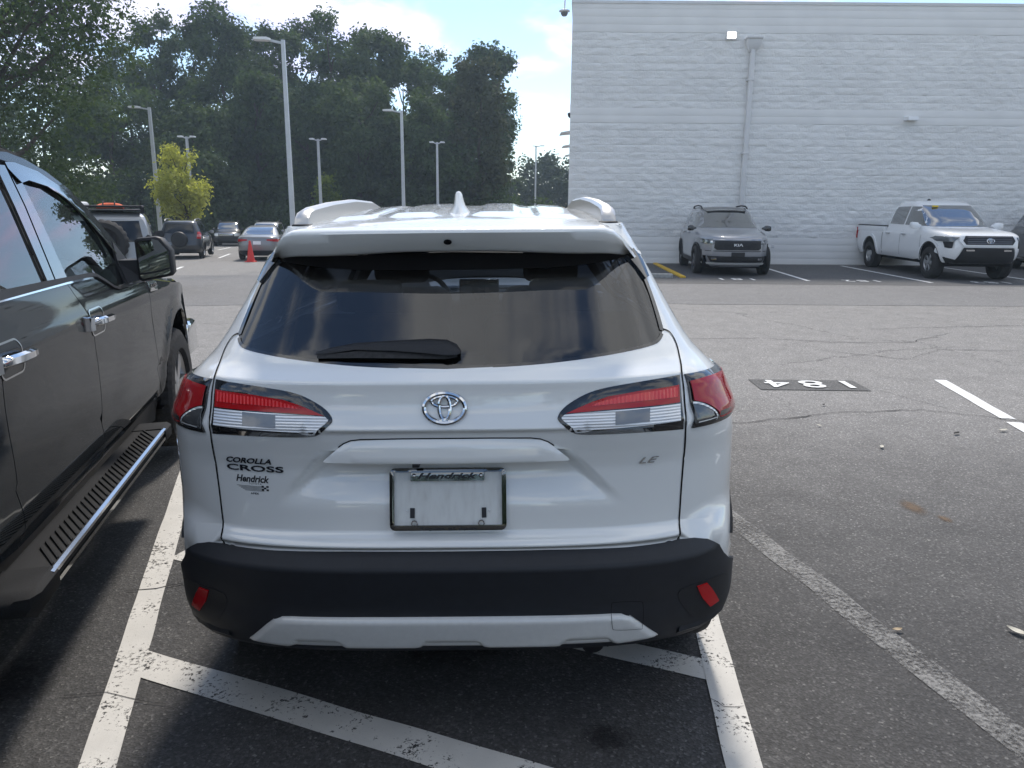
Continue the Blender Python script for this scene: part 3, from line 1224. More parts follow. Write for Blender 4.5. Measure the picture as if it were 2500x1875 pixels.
sc = empty('dome_camera', wall_pt(BX0, BY + .3, 7.05), 0, 'dome security camera hanging from a curved arm at the roof corner', 'camera')
tube('bracket_arm', [(.02, 0, .36), (-.10, 0, .42), (-.17, 0, .40), (-.215, 0, .32), (-.225, 0, .10)], .022, 'lamp_white', sc, 8)
V, F = lathe_geo([(.0, .10), (.05, .10), (.10, .07), (.155, .06), (.16, .03), (.12, .015), (.0, .015)], 20)
o = mesh_obj('camera_cap', V, F, 'lamp_white', sc); o.location = (-.225, 0, 0)
V, F = lathe_geo([(.105, .015), (.10, -.04), (.07, -.09), (.03, -.105), (.0, -.108)], 20)
o = mesh_obj('camera_dome', V, F, 'lens_grey', sc); o.location = (-.225, 0, 0)
sc = empty('corner_camera', wall_pt(BX0 + .51, BY + 6.0, 4.95), 0, 'small dark camera on a bracket halfway up the building side', 'camera')
tube('bracket_arm', [(.02, 0, .42), (-.05, 0, .42), (-.09, 0, .36), (-.09, 0, .06)], .02, 'lamp_white', sc, 8)
V, F = lathe_geo([(.0, .08), (.10, .06), (.11, .0), (.07, -.10), (.0, -.13)], 16)
o = mesh_obj('camera_dome', V, F, 'black_plastic', sc); o.location = (-.09, 0, 0)
for i, (y, z, lb) in enumerate(((9., 4.55, 'upper grey awning blade sticking out from the building side'), (13., 4.35, 'middle grey awning blade sticking out from the building side'), (19., 4.35, 'lowest grey awning blade sticking out from the building side'))):
    aw = empty('side_awning', wall_pt(BX0 + y * .0857, BY + y, z), 0, lb, 'awning', 'awnings on the building side')
    loft('awning_sheet', [[(.03, -.6, .12), (-.55, -.6, .02), (-.55, -.6, -.02), (.03, -.6, .04)], [(.03, .6, .12), (-.55, .6, .02), (-.55, .6, -.02), (.03, .6, .04)]], 'downspout_paint', aw)

# yellow kerb bar and concrete wheel stop beside the grey SUV
o = box('yellow_kerb', (-.065, .065, -2.35, 2.35, -.02, .055), 'kerb_yellow', None, .02, (4.20, 20.85, 0), (0, 0, R(-2.2)))
tag(o, 'low yellow painted kerb bar running out from the wall beside the grey SUV', 'kerb')
o = box('wheel_stop', (-.75, .75, -.07, .07, -.02, .11), 'concrete', None, .025, (3.10, 18.55, 0), (0, 0, R(-4)))
tag(o, 'grey concrete wheel stop lying near the end of the yellow kerb', 'wheel stop')


# ------------------------------------------------------------------ lamp posts
def lamp_post(x, y, h, label, heads, r=.075, arm=.9):
    z = gz(x, y)
    p = empty('lamp_post', (x, y, z), 0, label, 'lamp post', 'lamp posts in the lot')
    V, F = [], []
    for k, (zz, rr) in enumerate(((.0, r * 1.25), (h, r * .85))):
        V += [(sx * rr, sy * rr, zz) for sx, sy in ((-1, -1), (1, -1), (1, 1), (-1, 1))]
    F = [(0, 1, 5, 4), (1, 2, 6, 5), (2, 3, 7, 6), (3, 0, 4, 7), (4, 5, 6, 7)]
    mesh_obj('pole', V, F, 'galvanised', p, smooth=False)
    V, F = lathe_geo([(.30, -.3), (.30, .55), (.27, .6), (.0, .6)], 20)
    mesh_obj('concrete_base', V, F, 'concrete', p)
    for hx, hy in heads:
        d = math.hypot(hx, hy)
        ux, uy = hx / d, hy / d
        a = loft('lamp_arm', [[(ux * t + s * -uy * .04, uy * t + s * ux * .04, h - .05 + dz + up) for s, dz in ((-1, -.04), (1, -.04), (1, .04), (-1, .04))] for t, up in ((.0, -.06), (d * .45, .02))], 'galvanised', p)
        V = []
        for t, w, th in ((d * .42, .10, .05), (d * .55, .19, .075), (d * .95, .19, .06), (d, .15, .04)):
            V.append([(ux * t + s * -uy * w, uy * t + s * ux * w, h + q) for s, q in ((-1, -.04), (1, -.04), (1, th - .02), (-1, th - .02))])
        loft('lamp_head', V, 'lamp_white', p)


lamp_post(-8.3, 29.3, 8.0 + .0, 'tallest grey lamp post with one head, rising just left of the white SUV roof', [(-1.0, -.15)], .07)
lamp_post(-20.9, 46.0, 8.0, 'lamp post partly veiled by oak leaves, left of the yellow tree', [(-1.1, -.15)], .085)
lamp_post(-21.2, 51.6, 7.0, 'distant twin-head lamp post directly behind the yellow tree', [(-.55, 0), (.55, 0)], .08)
lamp_post(-12.9, 52.4, 7.0, 'distant twin-head lamp post above the small green sapling', [(-.55, 0), (.55, 0)], .08)
lamp_post(-6.7, 47.7, 8.0, 'single-head lamp post standing between the two distant twin-head posts', [(-1.1, -.1)], .085)
lamp_post(-5.55, 57.4, 7.0, 'distant twin-head lamp post left of the shark-fin antenna', [(-.55, 0), (.55, 0)], .08)
lamp_post(2.3, 83.1, 8.0, 'farthest lamp post, in the sky gap left of the building', [(.9, 0), (-.2, .4)], .08)


# ------------------------------------------------------------------ trees
def leaf_mat(name, dark, light, trans=.35, hue=None):
    m = bpy.data.materials.new(name)
    m.use_nodes = True
    t = m.node_tree
    b = bsdf(m)
    Lk = t.links.new
    ge = node(t, 'ShaderNodeNewGeometry')
    tc = node(t, 'ShaderNodeTexCoord')
    nz = node(t, 'ShaderNodeTexNoise', inputs={'Scale': .45, 'Detail': 3.})
    Lk(tc.outputs['Object'], nz.inputs['Vector'])
    a = node(t, 'ShaderNodeMath', operation='MULTIPLY_ADD', inputs={1: .5})
    Lk(ge.outputs['Random Per Island'], a.inputs[0])
    s2 = node(t, 'ShaderNodeMath', operation='MULTIPLY', inputs={1: .6})
    Lk(nz.outputs['Fac'], s2.inputs[0]); Lk(s2.outputs[0], a.inputs[2])
    r = ramp(t, [(.2, dark), (.85, light)])
    Lk(a.outputs[0], r.inputs[0])
    Lk(r.outputs[0], b.inputs['Base Color'])
    b.inputs['Roughness'].default_value = .75
    b.inputs['Specular IOR Level'].default_value = .12
    tr = node(t, 'ShaderNodeBsdfTranslucent')
    hs = node(t, 'ShaderNodeMix', data_type='RGBA', blend_type='MULTIPLY', inputs={'Factor': 1.})
    hs.inputs['B'].default_value = (1.5, 1.6, .7, 1)
    Lk(r.outputs[0], hs.inputs['A']); Lk(hs.outputs['Result'], tr.inputs[0])
    mx = node(t, 'ShaderNodeMixShader', inputs={0: trans})
    Lk(b.outputs[0], mx.inputs[1]); Lk(tr.outputs[0], mx.inputs[2])
    Lk(mx.outputs[0], t.nodes['Material Output'].inputs[0])
    MATS[name] = m


leaf_mat('leaf_dark', (.026, .046, .022), (.072, .110, .045), .3)
leaf_mat('leaf_mid', (.036, .058, .030), (.085, .12, .055), .3)
leaf_mat('leaf_oak', (.026, .046, .022), (.075, .11, .045), .3)
leaf_mat('leaf_brown', (.034, .042, .022), (.075, .085, .042), .22)
leaf_mat('leaf_lime', (.06, .10, .02), (.16, .20, .04), .35)
leaf_mat('leaf_yellow', (.25, .26, .06), (.48, .47, .15), .42)
leaf_mat('leaf_far', (.03, .045, .03), (.06, .08, .045), .25)


def leaves(rng, lobes, n, size, flat=.6):
    """leaf-sized faces clustered in clumps near the skin of each lobe"""
    L = np.array([l[:3] for l in lobes]); Rr = np.array([l[3] for l in lobes])
    Sq = np.array([l[4] if len(l) > 4 else .8 for l in lobes])
    pr = Rr ** 2 / (Rr ** 2).sum()
    nc = n // 7
    k = rng.choice(len(L), nc, p=pr)
    d = rng.normal(size=(nc, 3))
    d /= np.linalg.norm(d, axis=1)[:, None]
    d[:, 2] = d[:, 2] * .9 + .12
    rr = Rr[k] * (rng.random(nc) ** .35) * rng.uniform(.85, 1.12, nc)
    c = L[k] + d * rr[:, None] * np.stack([np.ones(nc), np.ones(nc), Sq[k]], 1)
    c = np.repeat(c, 7, 0)
    N = len(c)
    c += rng.normal(size=(N, 3)) * size * 1.15
    nrm = rng.normal(size=(N, 3)) * flat + np.repeat(d, 7, 0) * .7 + np.array([0, 0, .35])
    nrm /= np.linalg.norm(nrm, axis=1)[:, None]
    a = np.cross(nrm, rng.normal(size=(N, 3)))
    a /= np.linalg.norm(a, axis=1)[:, None]
    b = np.cross(nrm, a)
    s = size * rng.uniform(.55, 1.25, N)[:, None]
    V = np.empty((N, 4, 3))
    V[:, 0] = c - a * s * .75
    V[:, 1] = c + b * s * .42 + nrm * s * .10
    V[:, 2] = c + a * s * .85
    V[:, 3] = c - b * s * .42 + nrm * s * .10
    return V.reshape(-1, 3), np.arange(N * 4).reshape(-1, 4)


def tree(name, x, y, h, rad, label, group, m, n=9000, size=.34, seed=1, base=.12, lobes=34, trunk=.28, top=1.0, sq=.8, shape='round', limbs=12, cat_='tree'):
    rng = np.random.default_rng(seed)
    z = gz(x, y) - .05
    t = empty(name, (x, y, z), 0, label, cat_, group)
    Lb = []
    for i in range(lobes):
        f = rng.random()
        zz = h * (base + (1 - base) * f) * .97
        q = (zz / h - base) / (1 - base)
        if shape == 'round':
            env = rad * math.sqrt(max(.05, 1 - ((q - .45) / .60) ** 2))
        elif shape == 'cone':
            env = rad * max(.12, (1 - q) ** .75)
        elif shape == 'column':
            env = rad * (min(1, q * 4 + .35) if q < .5 else math.sqrt(max(.08, 1 - ((q - .5) / .53) ** 2)))
        else:
            env = rad * (.55 + .45 * math.sin(q * math.pi)) * (1.0 if q < .85 else .7)
        a = rng.random() * 2 * math.pi
        rr = env * (rng.random() ** .5) * .82
        lr = rad * rng.uniform(.24, .44) * (1 - .45 * q if shape == 'cone' else 1 - .25 * q)
        Lb.append((rr * math.cos(a), rr * math.sin(a), min(zz, h - lr * .7), lr, sq))
    V, Q = leaves(rng, Lb, n, size)
    big_mesh('crown', V, Q, m, t)
    # trunk and limbs
    V, F = [], []
    bend = rng.normal(size=(6, 2)) * .02 * h
    path = [(bend[k][0] * (k > 0), bend[k][1] * (k > 0), h * .82 * k / 5 - (.3 if k == 0 else 0)) for k in range(6)]
    v, f = tube_geo(path, [trunk * (1.25 if k == 0 else (1 - k * .165)) for k in range(6)], 9)
    V += v; F += f
    for i in range(min(limbs, len(Lb))):
        l = Lb[i]
        k0 = max(.12, min(.75, (l[2] / h) - .18))
        p0 = np.array([0, 0, h * k0]); p1 = np.array(l[:3])
        mid = p0 * .5 + p1 * .5 + np.array([0, 0, -.03 * h])
        v, f = tube_geo([p0, mid, p1], [trunk * .38, trunk * .24, trunk * .08], 6)
        b0 = len(V)
        V += v; F += [tuple(i_ + b0 for i_ in q) for q in f]
    mesh_obj('trunk', V, F, 'bark', t)
    return t


def px_tree(pu, pv, hw, Y, **kw):
    """place by the bearing, height and spread it has on the skyline at a distance of Y metres"""
    el = (937.5 - pv * 1.1302) / 1860
    top = EYE + Y * math.tan(math.atan(el) - PITCH)
    x = (pu * 1.1302 - 1250) / 1860 * (Y * math.cos(PITCH) - (top * .5 - EYE) * math.sin(PITCH))
    r = hw * 1.1302 / 1860 * Y * 1.2
    h = top - gz(x, Y)
    return x, Y, h, r


SKY = 'tall trees along the far edge of the lot'
ROWS = [
    ('pine_tree', 345, 28, 62, 74, 'round-topped dark pine on the skyline between the oak and the tallest tree', 'leaf_dark', 'round', 9000),
    ('broadleaf_tree', 478, -8, 78, 72, 'tallest tree of the skyline, with an open leafy top', 'leaf_dark', 'round', 11000),
    ('broadleaf_tree', 600, 52, 70, 75, 'dark tree directly behind the head of the tallest lamp post', 'leaf_dark', 'round', 10000),
    ('broadleaf_tree', 715, 32, 82, 73, 'broad dark tree at the middle of the skyline', 'leaf_dark', 'round', 12000),
    ('broadleaf_tree', 815, 66, 66, 72, 'sunlit-edged tree sloping down to the right of the skyline middle', 'leaf_mid', 'round', 10000),
    ('sparse_tree', 922, 92, 42, 82, 'thin open-crowned tree peeping over the dip in the skyline', 'leaf_mid', 'round', 1700),
    ('broadleaf_tree', 962, 150, 66, 74, 'dark tree filling the dip left of the right-hand crown', 'leaf_dark', 'round', 9000),
    ('pine_tree', 1052, 102, 56, 76, 'dark domed crown at the right end of the tree line', 'leaf_dark', 'column', 9000),
    ('cypress_tree', 1030, 128, 52, 68, 'brownish conical tree in front of the right-hand dark crown', 'leaf_brown', 'column', 9000),
    ('broadleaf_tree', 425, 232, 92, 62, 'lighter green rounded tree above the yellow tree', 'leaf_mid', 'round', 10000),
    ('broadleaf_tree', 560, 165, 70, 67, 'dark tree standing left of the tallest lamp post shaft', 'leaf_dark', 'round', 9000),
    ('broadleaf_tree', 660, 190, 74, 66, 'dark tree standing right of the tallest lamp post shaft', 'leaf_dark', 'round', 9000),
    ('broadleaf_tree', 775, 175, 78, 65, 'leafy tree left of the single-head lamp post', 'leaf_mid', 'round', 9000),
    ('broadleaf_tree', 885, 215, 66, 66, 'dark tree directly behind the single-head lamp post', 'leaf_dark', 'round', 8000),
    ('broadleaf_tree', 965, 250, 60, 67, 'dark low tree behind the post left of the antenna', 'leaf_dark', 'round', 8000),
    ('broadleaf_tree', 410, 62, 62, 80, 'back-row tree just right of the round-topped pine', 'leaf_dark', 'round', 7000),
    ('broadleaf_tree', 545, 70, 66, 80, 'back-row tree just right of the tallest skyline tree', 'leaf_dark', 'round', 7000),
    ('broadleaf_tree', 655, 58, 62, 81, 'back-row tree between the tallest lamp post and the broad middle tree', 'leaf_dark', 'round', 7000),
    ('broadleaf_tree', 770, 70, 66, 80, 'back-row tree just right of the broad middle tree', 'leaf_dark', 'round', 7000),
    ('broadleaf_tree', 875, 118, 58, 79, 'back-row tree left of the thin open-crowned tree', 'leaf_dark', 'round', 7000),
    ('broadleaf_tree', 1010, 150, 52, 79, 'back-row tree left of the dark domed crown', 'leaf_dark', 'round', 6000),
    ('broadleaf_tree', 285, 95, 70, 79, 'back-row tree left of the round-topped pine', 'leaf_dark', 'round', 6000),
    ('broadleaf_tree', 235, 150, 105, 64, 'tree closing the view between the oak and the pine', 'leaf_dark', 'round', 9000),
    ('broadleaf_tree', 90, 120, 130, 66, 'tree behind the oak at the left edge', 'leaf_dark', 'round', 8000),
]
for i, (nm, pu, pv, hw, Y, lb, lm, shp, n) in enumerate(ROWS):
    x, Y, h, r = px_tree(pu, pv, hw, Y)
    tree(nm, x, Y, h, r, lb, SKY, lm, n=int(n * 2.4), size=.25, seed=11 + i, shape=shp, base=.04 if n > 3000 else .55, lobes=52 if n > 3000 else 16, trunk=.26, limbs=10, sq=.85)
for i, (pu, pv, hw, Y, lb) in enumerate(((1100, 392, 22, 105, 'low dark tree at the left of the gap beside the building'), (1135, 345, 26, 110, 'ragged tree left of the farthest lamp post'), (1182, 332, 26, 112, 'tallest tree in the gap beside the building'), (1218, 350, 22, 108, 'tree touching the building corner in the gap'))):
    x, Y, h, r = px_tree(pu, pv, hw, Y)
    tree('distant_tree', x, Y, h, r, lb, 'far trees in the gap beside the building', 'leaf_far', n=2200, size=.42, seed=60 + i, shape='round', base=.2, lobes=20, trunk=.16, limbs=9)

# the big oak overhanging the left of the picture
tree('oak_tree', -22.3, 33.0, 15.8, 8.4, 'large dark oak filling the upper left corner above the pickup', None, 'leaf_oak', n=80000, size=.135, seed=3, base=.13, lobes=64, trunk=.42, limbs=40, sq=.7)
x, Y, h, r = px_tree(390, 322, 47, 44)
tree('maple_tree', x, 44, h, r * 1.05, 'small yellow-leaved maple behind the dark SUV with the spare wheel', None, 'leaf_yellow', n=6500, size=.13, seed=8, base=.36, lobes=26, trunk=.09, limbs=18, shape='round', sq=1.1)
x, Y, h, r = px_tree(702, 384, 33, 58)
tree('sapling_tree', x, 58, h, r, 'small yellow-green sapling below a twin-head lamp post', None, 'leaf_lime', n=2400, size=.2, seed=21, base=.12, lobes=16, trunk=.07, limbs=8, shape='cone')


def undergrowth():
    rng = np.random.default_rng(5)
    Lb = []
    for i in range(150):
        x = rng.uniform(-48, 2.5)
        y = rng.uniform(61, 66) + (2 if x > -6 else 0)
        rr = rng.uniform(.8, 1.7)
        Lb.append((x, y, gz(x, y) + rr * .55 + rng.random() * 1.2, rr, .9))
    V, Q = leaves(rng, Lb, 42000, .22)
    o = big_mesh('undergrowth', V, Q, 'leaf_dark')
    tag(o, 'dark scrub growing along the foot of the tree line', 'undergrowth', None, 'stuff')


undergrowth()


def rear_trees():
    """the wood at the back of the lot, which shows in the glossy paint and chrome"""
    rng = np.random.default_rng(15)
    Lb = []
    for i in range(120):
        x = rng.uniform(-70, 75)
        y = rng.uniform(-46, -36)
        rr = rng.uniform(1.6, 3.2)
        Lb.append((x, y, gz(x, y) + rng.uniform(.6, 7.5) * (1 + .25 * math.sin(x * .17)), rr, .9))
    V, Q = leaves(rng, Lb, 26000, .55)
    o = big_mesh('rear_woodland', V, Q, 'leaf_mid')
    tag(o, 'belt of trees at the back of the lot, mirrored in paint and chrome', 'woodland', None, 'stuff')


rear_trees()

# fallen leaves and litter on the asphalt near the white SUV
noisy(mat('dry_leaf', (.42, .33, .22), .8, spec=.2), 30, .3)
noisy(mat('pale_leaf', (.55, .52, .44), .8, spec=.2), 30, .2)
noisy(mat('dark_litter', (.03, .028, .026), .8, spec=.2), 30, .2)
for i, (x, y, s, a, mm, lb) in enumerate(((3.70, 5.52, .05, .3, 'pale_leaf', 'pale dry leaf lying below the white stall line at right'), (2.58, 5.08, .04, 1.1, 'pale_leaf', 'pale curled leaf lying below stall number 184'),
                                          (2.35, 5.61, .03, 2., 'pale_leaf', 'tiny pale leaf by the long crack near number 184'), (3.30, 5.43, .045, .6, 'dark_litter', 'dark curled leaf left of the pale leaf by the stall line'),
                                          (1.52, 2.70, .028, .2, 'dry_leaf', 'small brown leaf lying on the faded stall line'), (1.985, 2.69, .05, -1.0, 'pale_leaf', 'white pointed leaf at the right edge of the asphalt'), (2.64, 6.25, .03, .9, 'dark_litter', 'dark speck of litter just below number 184'))):
    V = []
    for k in range(7):
        t = k / 6
        w = .34 * math.sin(math.pi * min(.98, max(.02, t))) ** .8
        for q in (-1, 0, 1):
            V.append(((t - .5) * s * 1.6, q * w * s, .006 + .10 * s * abs(q) + .25 * s * (t - .5) ** 2))
    F = [(k * 3 + q, k * 3 + q + 1, k * 3 + q + 4, k * 3 + q + 3) for k in range(6) for q in (0, 1)]
    o = mesh_obj('fallen_leaf', V, F, mm)
    o.location = (x, y, gz(x, y) + .006)
    o.rotation_euler = (0, 0, a)
    tag(o, lb, 'leaf', 'fallen leaves on the asphalt')

# thin scattering volume added to veil the trees, standing in for lens glare
hz_m = bpy.data.materials.new('glare_veil')
hz_m.use_nodes = True
hz_m.node_tree.nodes.clear()
_o = node(hz_m.node_tree, 'ShaderNodeOutputMaterial')
_v = node(hz_m.node_tree, 'ShaderNodeVolumePrincipled')
_v.inputs['Color'].default_value = (.66, .83, 1.0, 1)
_v.inputs['Density'].default_value = .0010
_v.inputs['Anisotropy'].default_value = .3
hz_m.node_tree.links.new(_v.outputs[0], _o.inputs['Volume'])
MATS['glare_veil'] = hz_m
hz_o = bm_obj('veil_volume', box_bm(-225, 225, -125, 405, -3.5, 26), 'glare_veil', None, smooth=False)
tag(hz_o, None, None, None, 'stuff')
# ------------------------------------------------------------------ the white SUV seen from behind
YR = [(.28, .16), (.30, .13), (.33, .085), (.345, .075), (.44, .047), (.46, .044), (.54, .02), (.60, .004), (.612, .0), (.62, .001), (.632, .014), (.66, .030),
      (.672, .016), (.6745, .017), (.703, .054), (.706, .0555), (.72, .056), (.88, .060), (.93, .05), (.985, .034), (1.005, .03), (1.013, .02), (1.03, .0265), (1.06, .038), (1.09, .045), (1.12, .049), (1.1385, .0495),
      (1.1415, .053), (1.1445, .0585), (1.172, .108), (1.2, .136), (1.3, .238), (1.4, .336), (1.45, .385), (1.5, .44), (1.6, .55)]
WW = [(.28, .80), (.33, .86), (.38, .90), (.45, .917), (.52, .917), (.6, .908), (.7, .907), (.8, .908), (.95, .905), (1.0, .893), (1.05, .872), (1.1, .850), (1.13, .822),
      (1.16, .79), (1.2, .757), (1.3, .697), (1.4, .643), (1.46, .61), (1.52, .575), (1.6, .53)]
YFL = [(.28, 4.25), (.5, 4.44), (.7, 4.46), (.85, 4.42), (.95, 4.3), (1.0, 4.15), (1.12, 3.95)]
YFU = [(1.0, 3.45), (1.08, 3.30), (1.3, 2.8), (1.5, 2.3), (1.6, 2.05)]


def suv_disp(x, z):
    """the sunken number-plate bay with its raked shoulders"""
    if .74 < z < .95:
        xv = .315 + max(0, .93 - z) * 1.02
        return .034 * (1 - sm(xv - .005, xv + .05, abs(x))) * sm(.765, .89, z)
    return 0


yr_, w_ = pchip(YR), pchip(WW)
ML = Shell(yr_, pchip(YFL), w_, .62, 3.75, 3.4, 3.4, suv_disp)
MU = Shell(yr_, pchip(YFU), w_, .62, 1.9, 3.4, 3.0, suv_disp)
YRB = [(.28, .13), (.30, .10), (.33, .068), (.36, .058), (.44, .040), (.46, .038), (.54, .018), (.60, .004), (.612, .0), (.617, .0008), (.622, .006), (.66, .044), (.69, .055)]
WB = [(.28, .87), (.33, .902), (.40, .918), (.50, .918), (.60, .903), (.69, .895)]
MB_ = Shell(pchip(YRB), pchip(YFL), pchip(WB), .62, 3.75, 3.7, 3.4)

suv = empty('crossover_suv', (-.1637, 1.9785, 0), 0, 'pearl white crossover SUV seen from behind, filling the middle of the picture', 'car')
suv.rotation_euler = (0, R(-1.07), 0)
CT = (0, 2.0, .8)


def mir(p):
    return [(-a, b) for a, b in reversed(p)]


def sym(p):
    """a right half-outline, from the centre line and back to it, closed by its mirror image"""
    return p + [(-a, b) for a, b in reversed(p) if abs(a) > 1e-6]


gate_bot = [(0, .655), (.285, .656), (.46, .653), (.587, .650), (.645, .6475), (.660, .650), (.668, .660)]
gate_side = [(.672, .71), (.675, .80), (.679, .914), (.676, .988), (.672, 1.10), (.670, 1.137), (.677, 1.161), (.678, 1.195), (.671, 1.218), (.659, 1.235), (.642, 1.2445)]
glass_bot = [(.635, 1.236), (.622, 1.2228), (.598, 1.214), (.526, 1.205), (.416, 1.194), (.288, 1.183), (.163, 1.1765), (0, 1.1725)]
patch('tailgate', sym(gate_bot + gate_side + [(.640, 1.243)] + glass_bot), MU.rear, 'pearl', suv, 0., .012, .0115, ctr=CT)
glass_side = [(.641, 1.243), (.635, 1.284), (.624, 1.337), (.610, 1.385), (.594, 1.4256), (.575, 1.462)]
g_ol = [(0, 1.1735)] + [(a, b + .001) for a, b in reversed(glass_bot[:-1])] + glass_side + [(0, 1.475)]
gl = patch('rear_window', sym(g_ol), MU.rear, 'privacy_glass', suv, -.002, 0, .03, ctr=CT)
frit = [(0, 1.4246), (.163, 1.4256), (.299, 1.428), (.391, 1.4337), (.461, 1.4405), (.551, 1.4524), (.575, 1.463), (0, 1.476)]
patch('window_shade_band', sym(frit), MU.rear, 'gloss_black', gl, -.0005, 0, .03, ctr=CT)
for s in (1, -1):
    e = [(s * (a - .004), b) for a, b in glass_side[:-1]]
    ribbon('window_edge', spline([(p[0], p[1]) for p in e], 3), MU.rear, .016, 'gloss_black', gl, .0002)
ribbon('window_edge', spline(sym(glass_bot)[:len(glass_bot)], 3), MU.rear, .010, 'gloss_black', gl, .0006)
ribbon('window_edge', spline([(-a, b) for a, b in glass_bot], 3), MU.rear, .010, 'gloss_black', gl, .0006)

# body sides: lower flank with wheel arches, upper side with window openings


def u_at(x, z):
    """the corner parameter of a point on the rear face"""
    return math.atan2(x, .62 - (MU.rear(x, z)[1] - suv_disp(x, z))) * 2 / math.pi


_gs = [(.668, .648), (.668, .660), (.672, .71), (.675, .80), (.679, .914), (.676, .988), (.672, 1.10)]
seamU = [(u_at(float(np.interp(z, [p[1] for p in _gs], [p[0] for p in _gs])) + .0045, z), z) for z in list(np.linspace(.652, .72, 12)) + [.76, .80, .86, .9136, .95, .988, 1.05, 1.10]]


def arch(yc, zc, r, u_of, n=16):
    return [(u_of(yc + r * math.cos(R(180 - 180 * k / n))), zc + r * math.sin(R(180 - 180 * k / n))) for k in range(n + 1)]


u_of = lambda y: 1 + (y - .62)
bum_top = [(.582, .650), (.612, .645), (.640, .632), (.665, .606), (.69, .566), (.72, .53), (.78, .492), (.88, .476), (.97, .470)]
low = [(x, z) for x, z in bum_top[:7]] + arch(.77, .335, .385, u_of)[3:] + [(u_of(1.20), .30), (u_of(3.13), .30)] + arch(3.54, .335, .395, u_of) + [(ML.U2 + .25, .36), (ML.U2 + .25, 1.02), (u_of(3.6), 1.06), (u_of(3.2), 1.10), (.603, 1.10)] + list(reversed(seamU[:-1]))[:-1]
for s in (1, -1):
    f = (lambda u, z: ML.P(u, z)) if s > 0 else (lambda u, z: ML.P(-u, z))
    patch('side_panel', low, f, 'pearl', suv, 0., .01, .06, ctr=CT)
    up = [(.603, 1.10), (.612, 1.137), (.655, 1.161), (.696, 1.195), (.713, 1.218), (.716, 1.235), (.706, 1.2445), (.736, 1.284), (.776, 1.337), (.806, 1.395), (.828, 1.45), (.85, 1.50), (.86, 1.555), (1.6, 1.56), (MU.U2 + .22, 1.56), (MU.U2 + .40, 1.50), (MU.U2 + .46, 1.3), (MU.U2 + .46, 1.10)]
    f = (lambda u, z: MU.P(u, z)) if s > 0 else (lambda u, z: MU.P(-u, z))
    w1 = [(1.06, 1.17), (1.52, 1.15), (1.50, 1.47), (1.25, 1.46), (1.12, 1.36)]
    w2 = [(1.58, 1.145), (2.42, 1.13), (MU.U2 + .36, 1.14), (MU.U2 + .30, 1.40), (2.2, 1.485), (1.56, 1.475)]
    patch('upper_side', up, f, 'pearl', suv, 0., 0., .035, holes=[w1, w2], ctr=CT)
    patch('inner_trim', [(.86, 1.12)] + up[11:], f, 'trim_dark', suv, -.03, 0., .06, holes=[w1, w2], ctr=CT)
    for w_o in (w1, w2):
        patch('side_window', w_o, f, 'privacy_glass', suv, -.008, 0, .06, ctr=CT)
    ribbon('belt_moulding', [(.98 + k * .1, 1.118 + .0 * k) for k in range(16)], f, .022, 'black_plastic', suv, .003)
    # the cut line round the tailgate
    ribbon('gate_seam', spline([(s * a, b) for a, b in [(.640, .6485), (.657, .6500), (.667, .659), (.6735, .71), (.6765, .80), (.681, .914), (.678, .988), (.674, 1.10), (.672, 1.137), (.679, 1.161), (.680, 1.195), (.6735, 1.219), (.661, 1.2365), (.642, 1.2455)]], 5), MU.rear, .0055, 'dark_gap', suv, .0016)
    # wheel-arch cladding
    cl = arch(.77, .335, .385, u_of)[3:] + list(reversed(arch(.77, .335, .445, u_of)[3:]))
    patch('arch_cladding', cl, (lambda u, z, s=s: ML.P(s * u, z)), 'black_plastic', suv, .008, .012, .06, ctr=CT)
    cl = arch(3.54, .335, .395, u_of) + list(reversed(arch(3.54, .335, .455, u_of)))
    patch('arch_cladding', cl, (lambda u, z, s=s: ML.P(s * u, z)), 'black_plastic', suv, .008, .012, .06, ctr=CT)
    patch('sill_cladding', [(u_of(1.22), .26), (u_of(3.1), .26), (u_of(3.1), .40), (u_of(1.22), .40)], (lambda u, z, s=s: ML.P(s * u, max(z, .285))), 'black_plastic', suv, .008, .012, .1, ctr=CT)
    wheel(suv, s * .797, .77, .335, .337, .215, s, .225, 5)
    wheel(suv, s * .785, 3.54, .335, .337, .215, s, .225, 5)
    # door mirror
    mi = loft('door_mirror', [[(s * (.82 + dx), 2.62 + dy * .5 + oy, 1.10 + dz) for dy, dz in ((-.06, -.06), (.06, -.06), (.08, .0), (.05, .065), (-.05, .07), (-.07, .0))] for dx, oy in ((.0, .02), (.05, .0), (.14, .0), (.17, .02))], 'pearl', suv)
patch('windshield', [(-.62, 1.10), (.62, 1.10), (.52, 1.52), (-.52, 1.52)], MU.front, 'clear_glass', suv, -.004, 0, .08, ctr=CT)


# bonnet and nose (the far end)
def hood(x, y):
    return (x, y, 1.085 - .10 * sm(3.2, 4.35, y) - .05 * (x / .85) ** 2)


patch('bonnet', [(-.80, 3.2), (.80, 3.2), (.74, 3.95), (.5, 4.28), (-.5, 4.28), (-.74, 3.95)], hood, 'pearl', suv, 0, .03, .09, ctr=(0, 3.6, 0))
patch('front_bumper', [(-ML.U3, .30), (-ML.U2 - .25, .30), (-ML.U2 - .25, 1.02), (-ML.U3, 1.0)], lambda u, z: ML.P(u, z), 'pearl', suv, 0, .02, .1, ctr=CT)
patch('front_bumper', [(ML.U3, .30), (ML.U2 + .25, .30), (ML.U2 + .25, 1.02), (ML.U3, 1.0)], lambda u, z: ML.P(u, z), 'pearl', suv, 0, .02, .1, ctr=CT)
box('cowl', (-.74, .74, 3.05, 3.3, .95, 1.075), 'black_plastic', suv, .02)


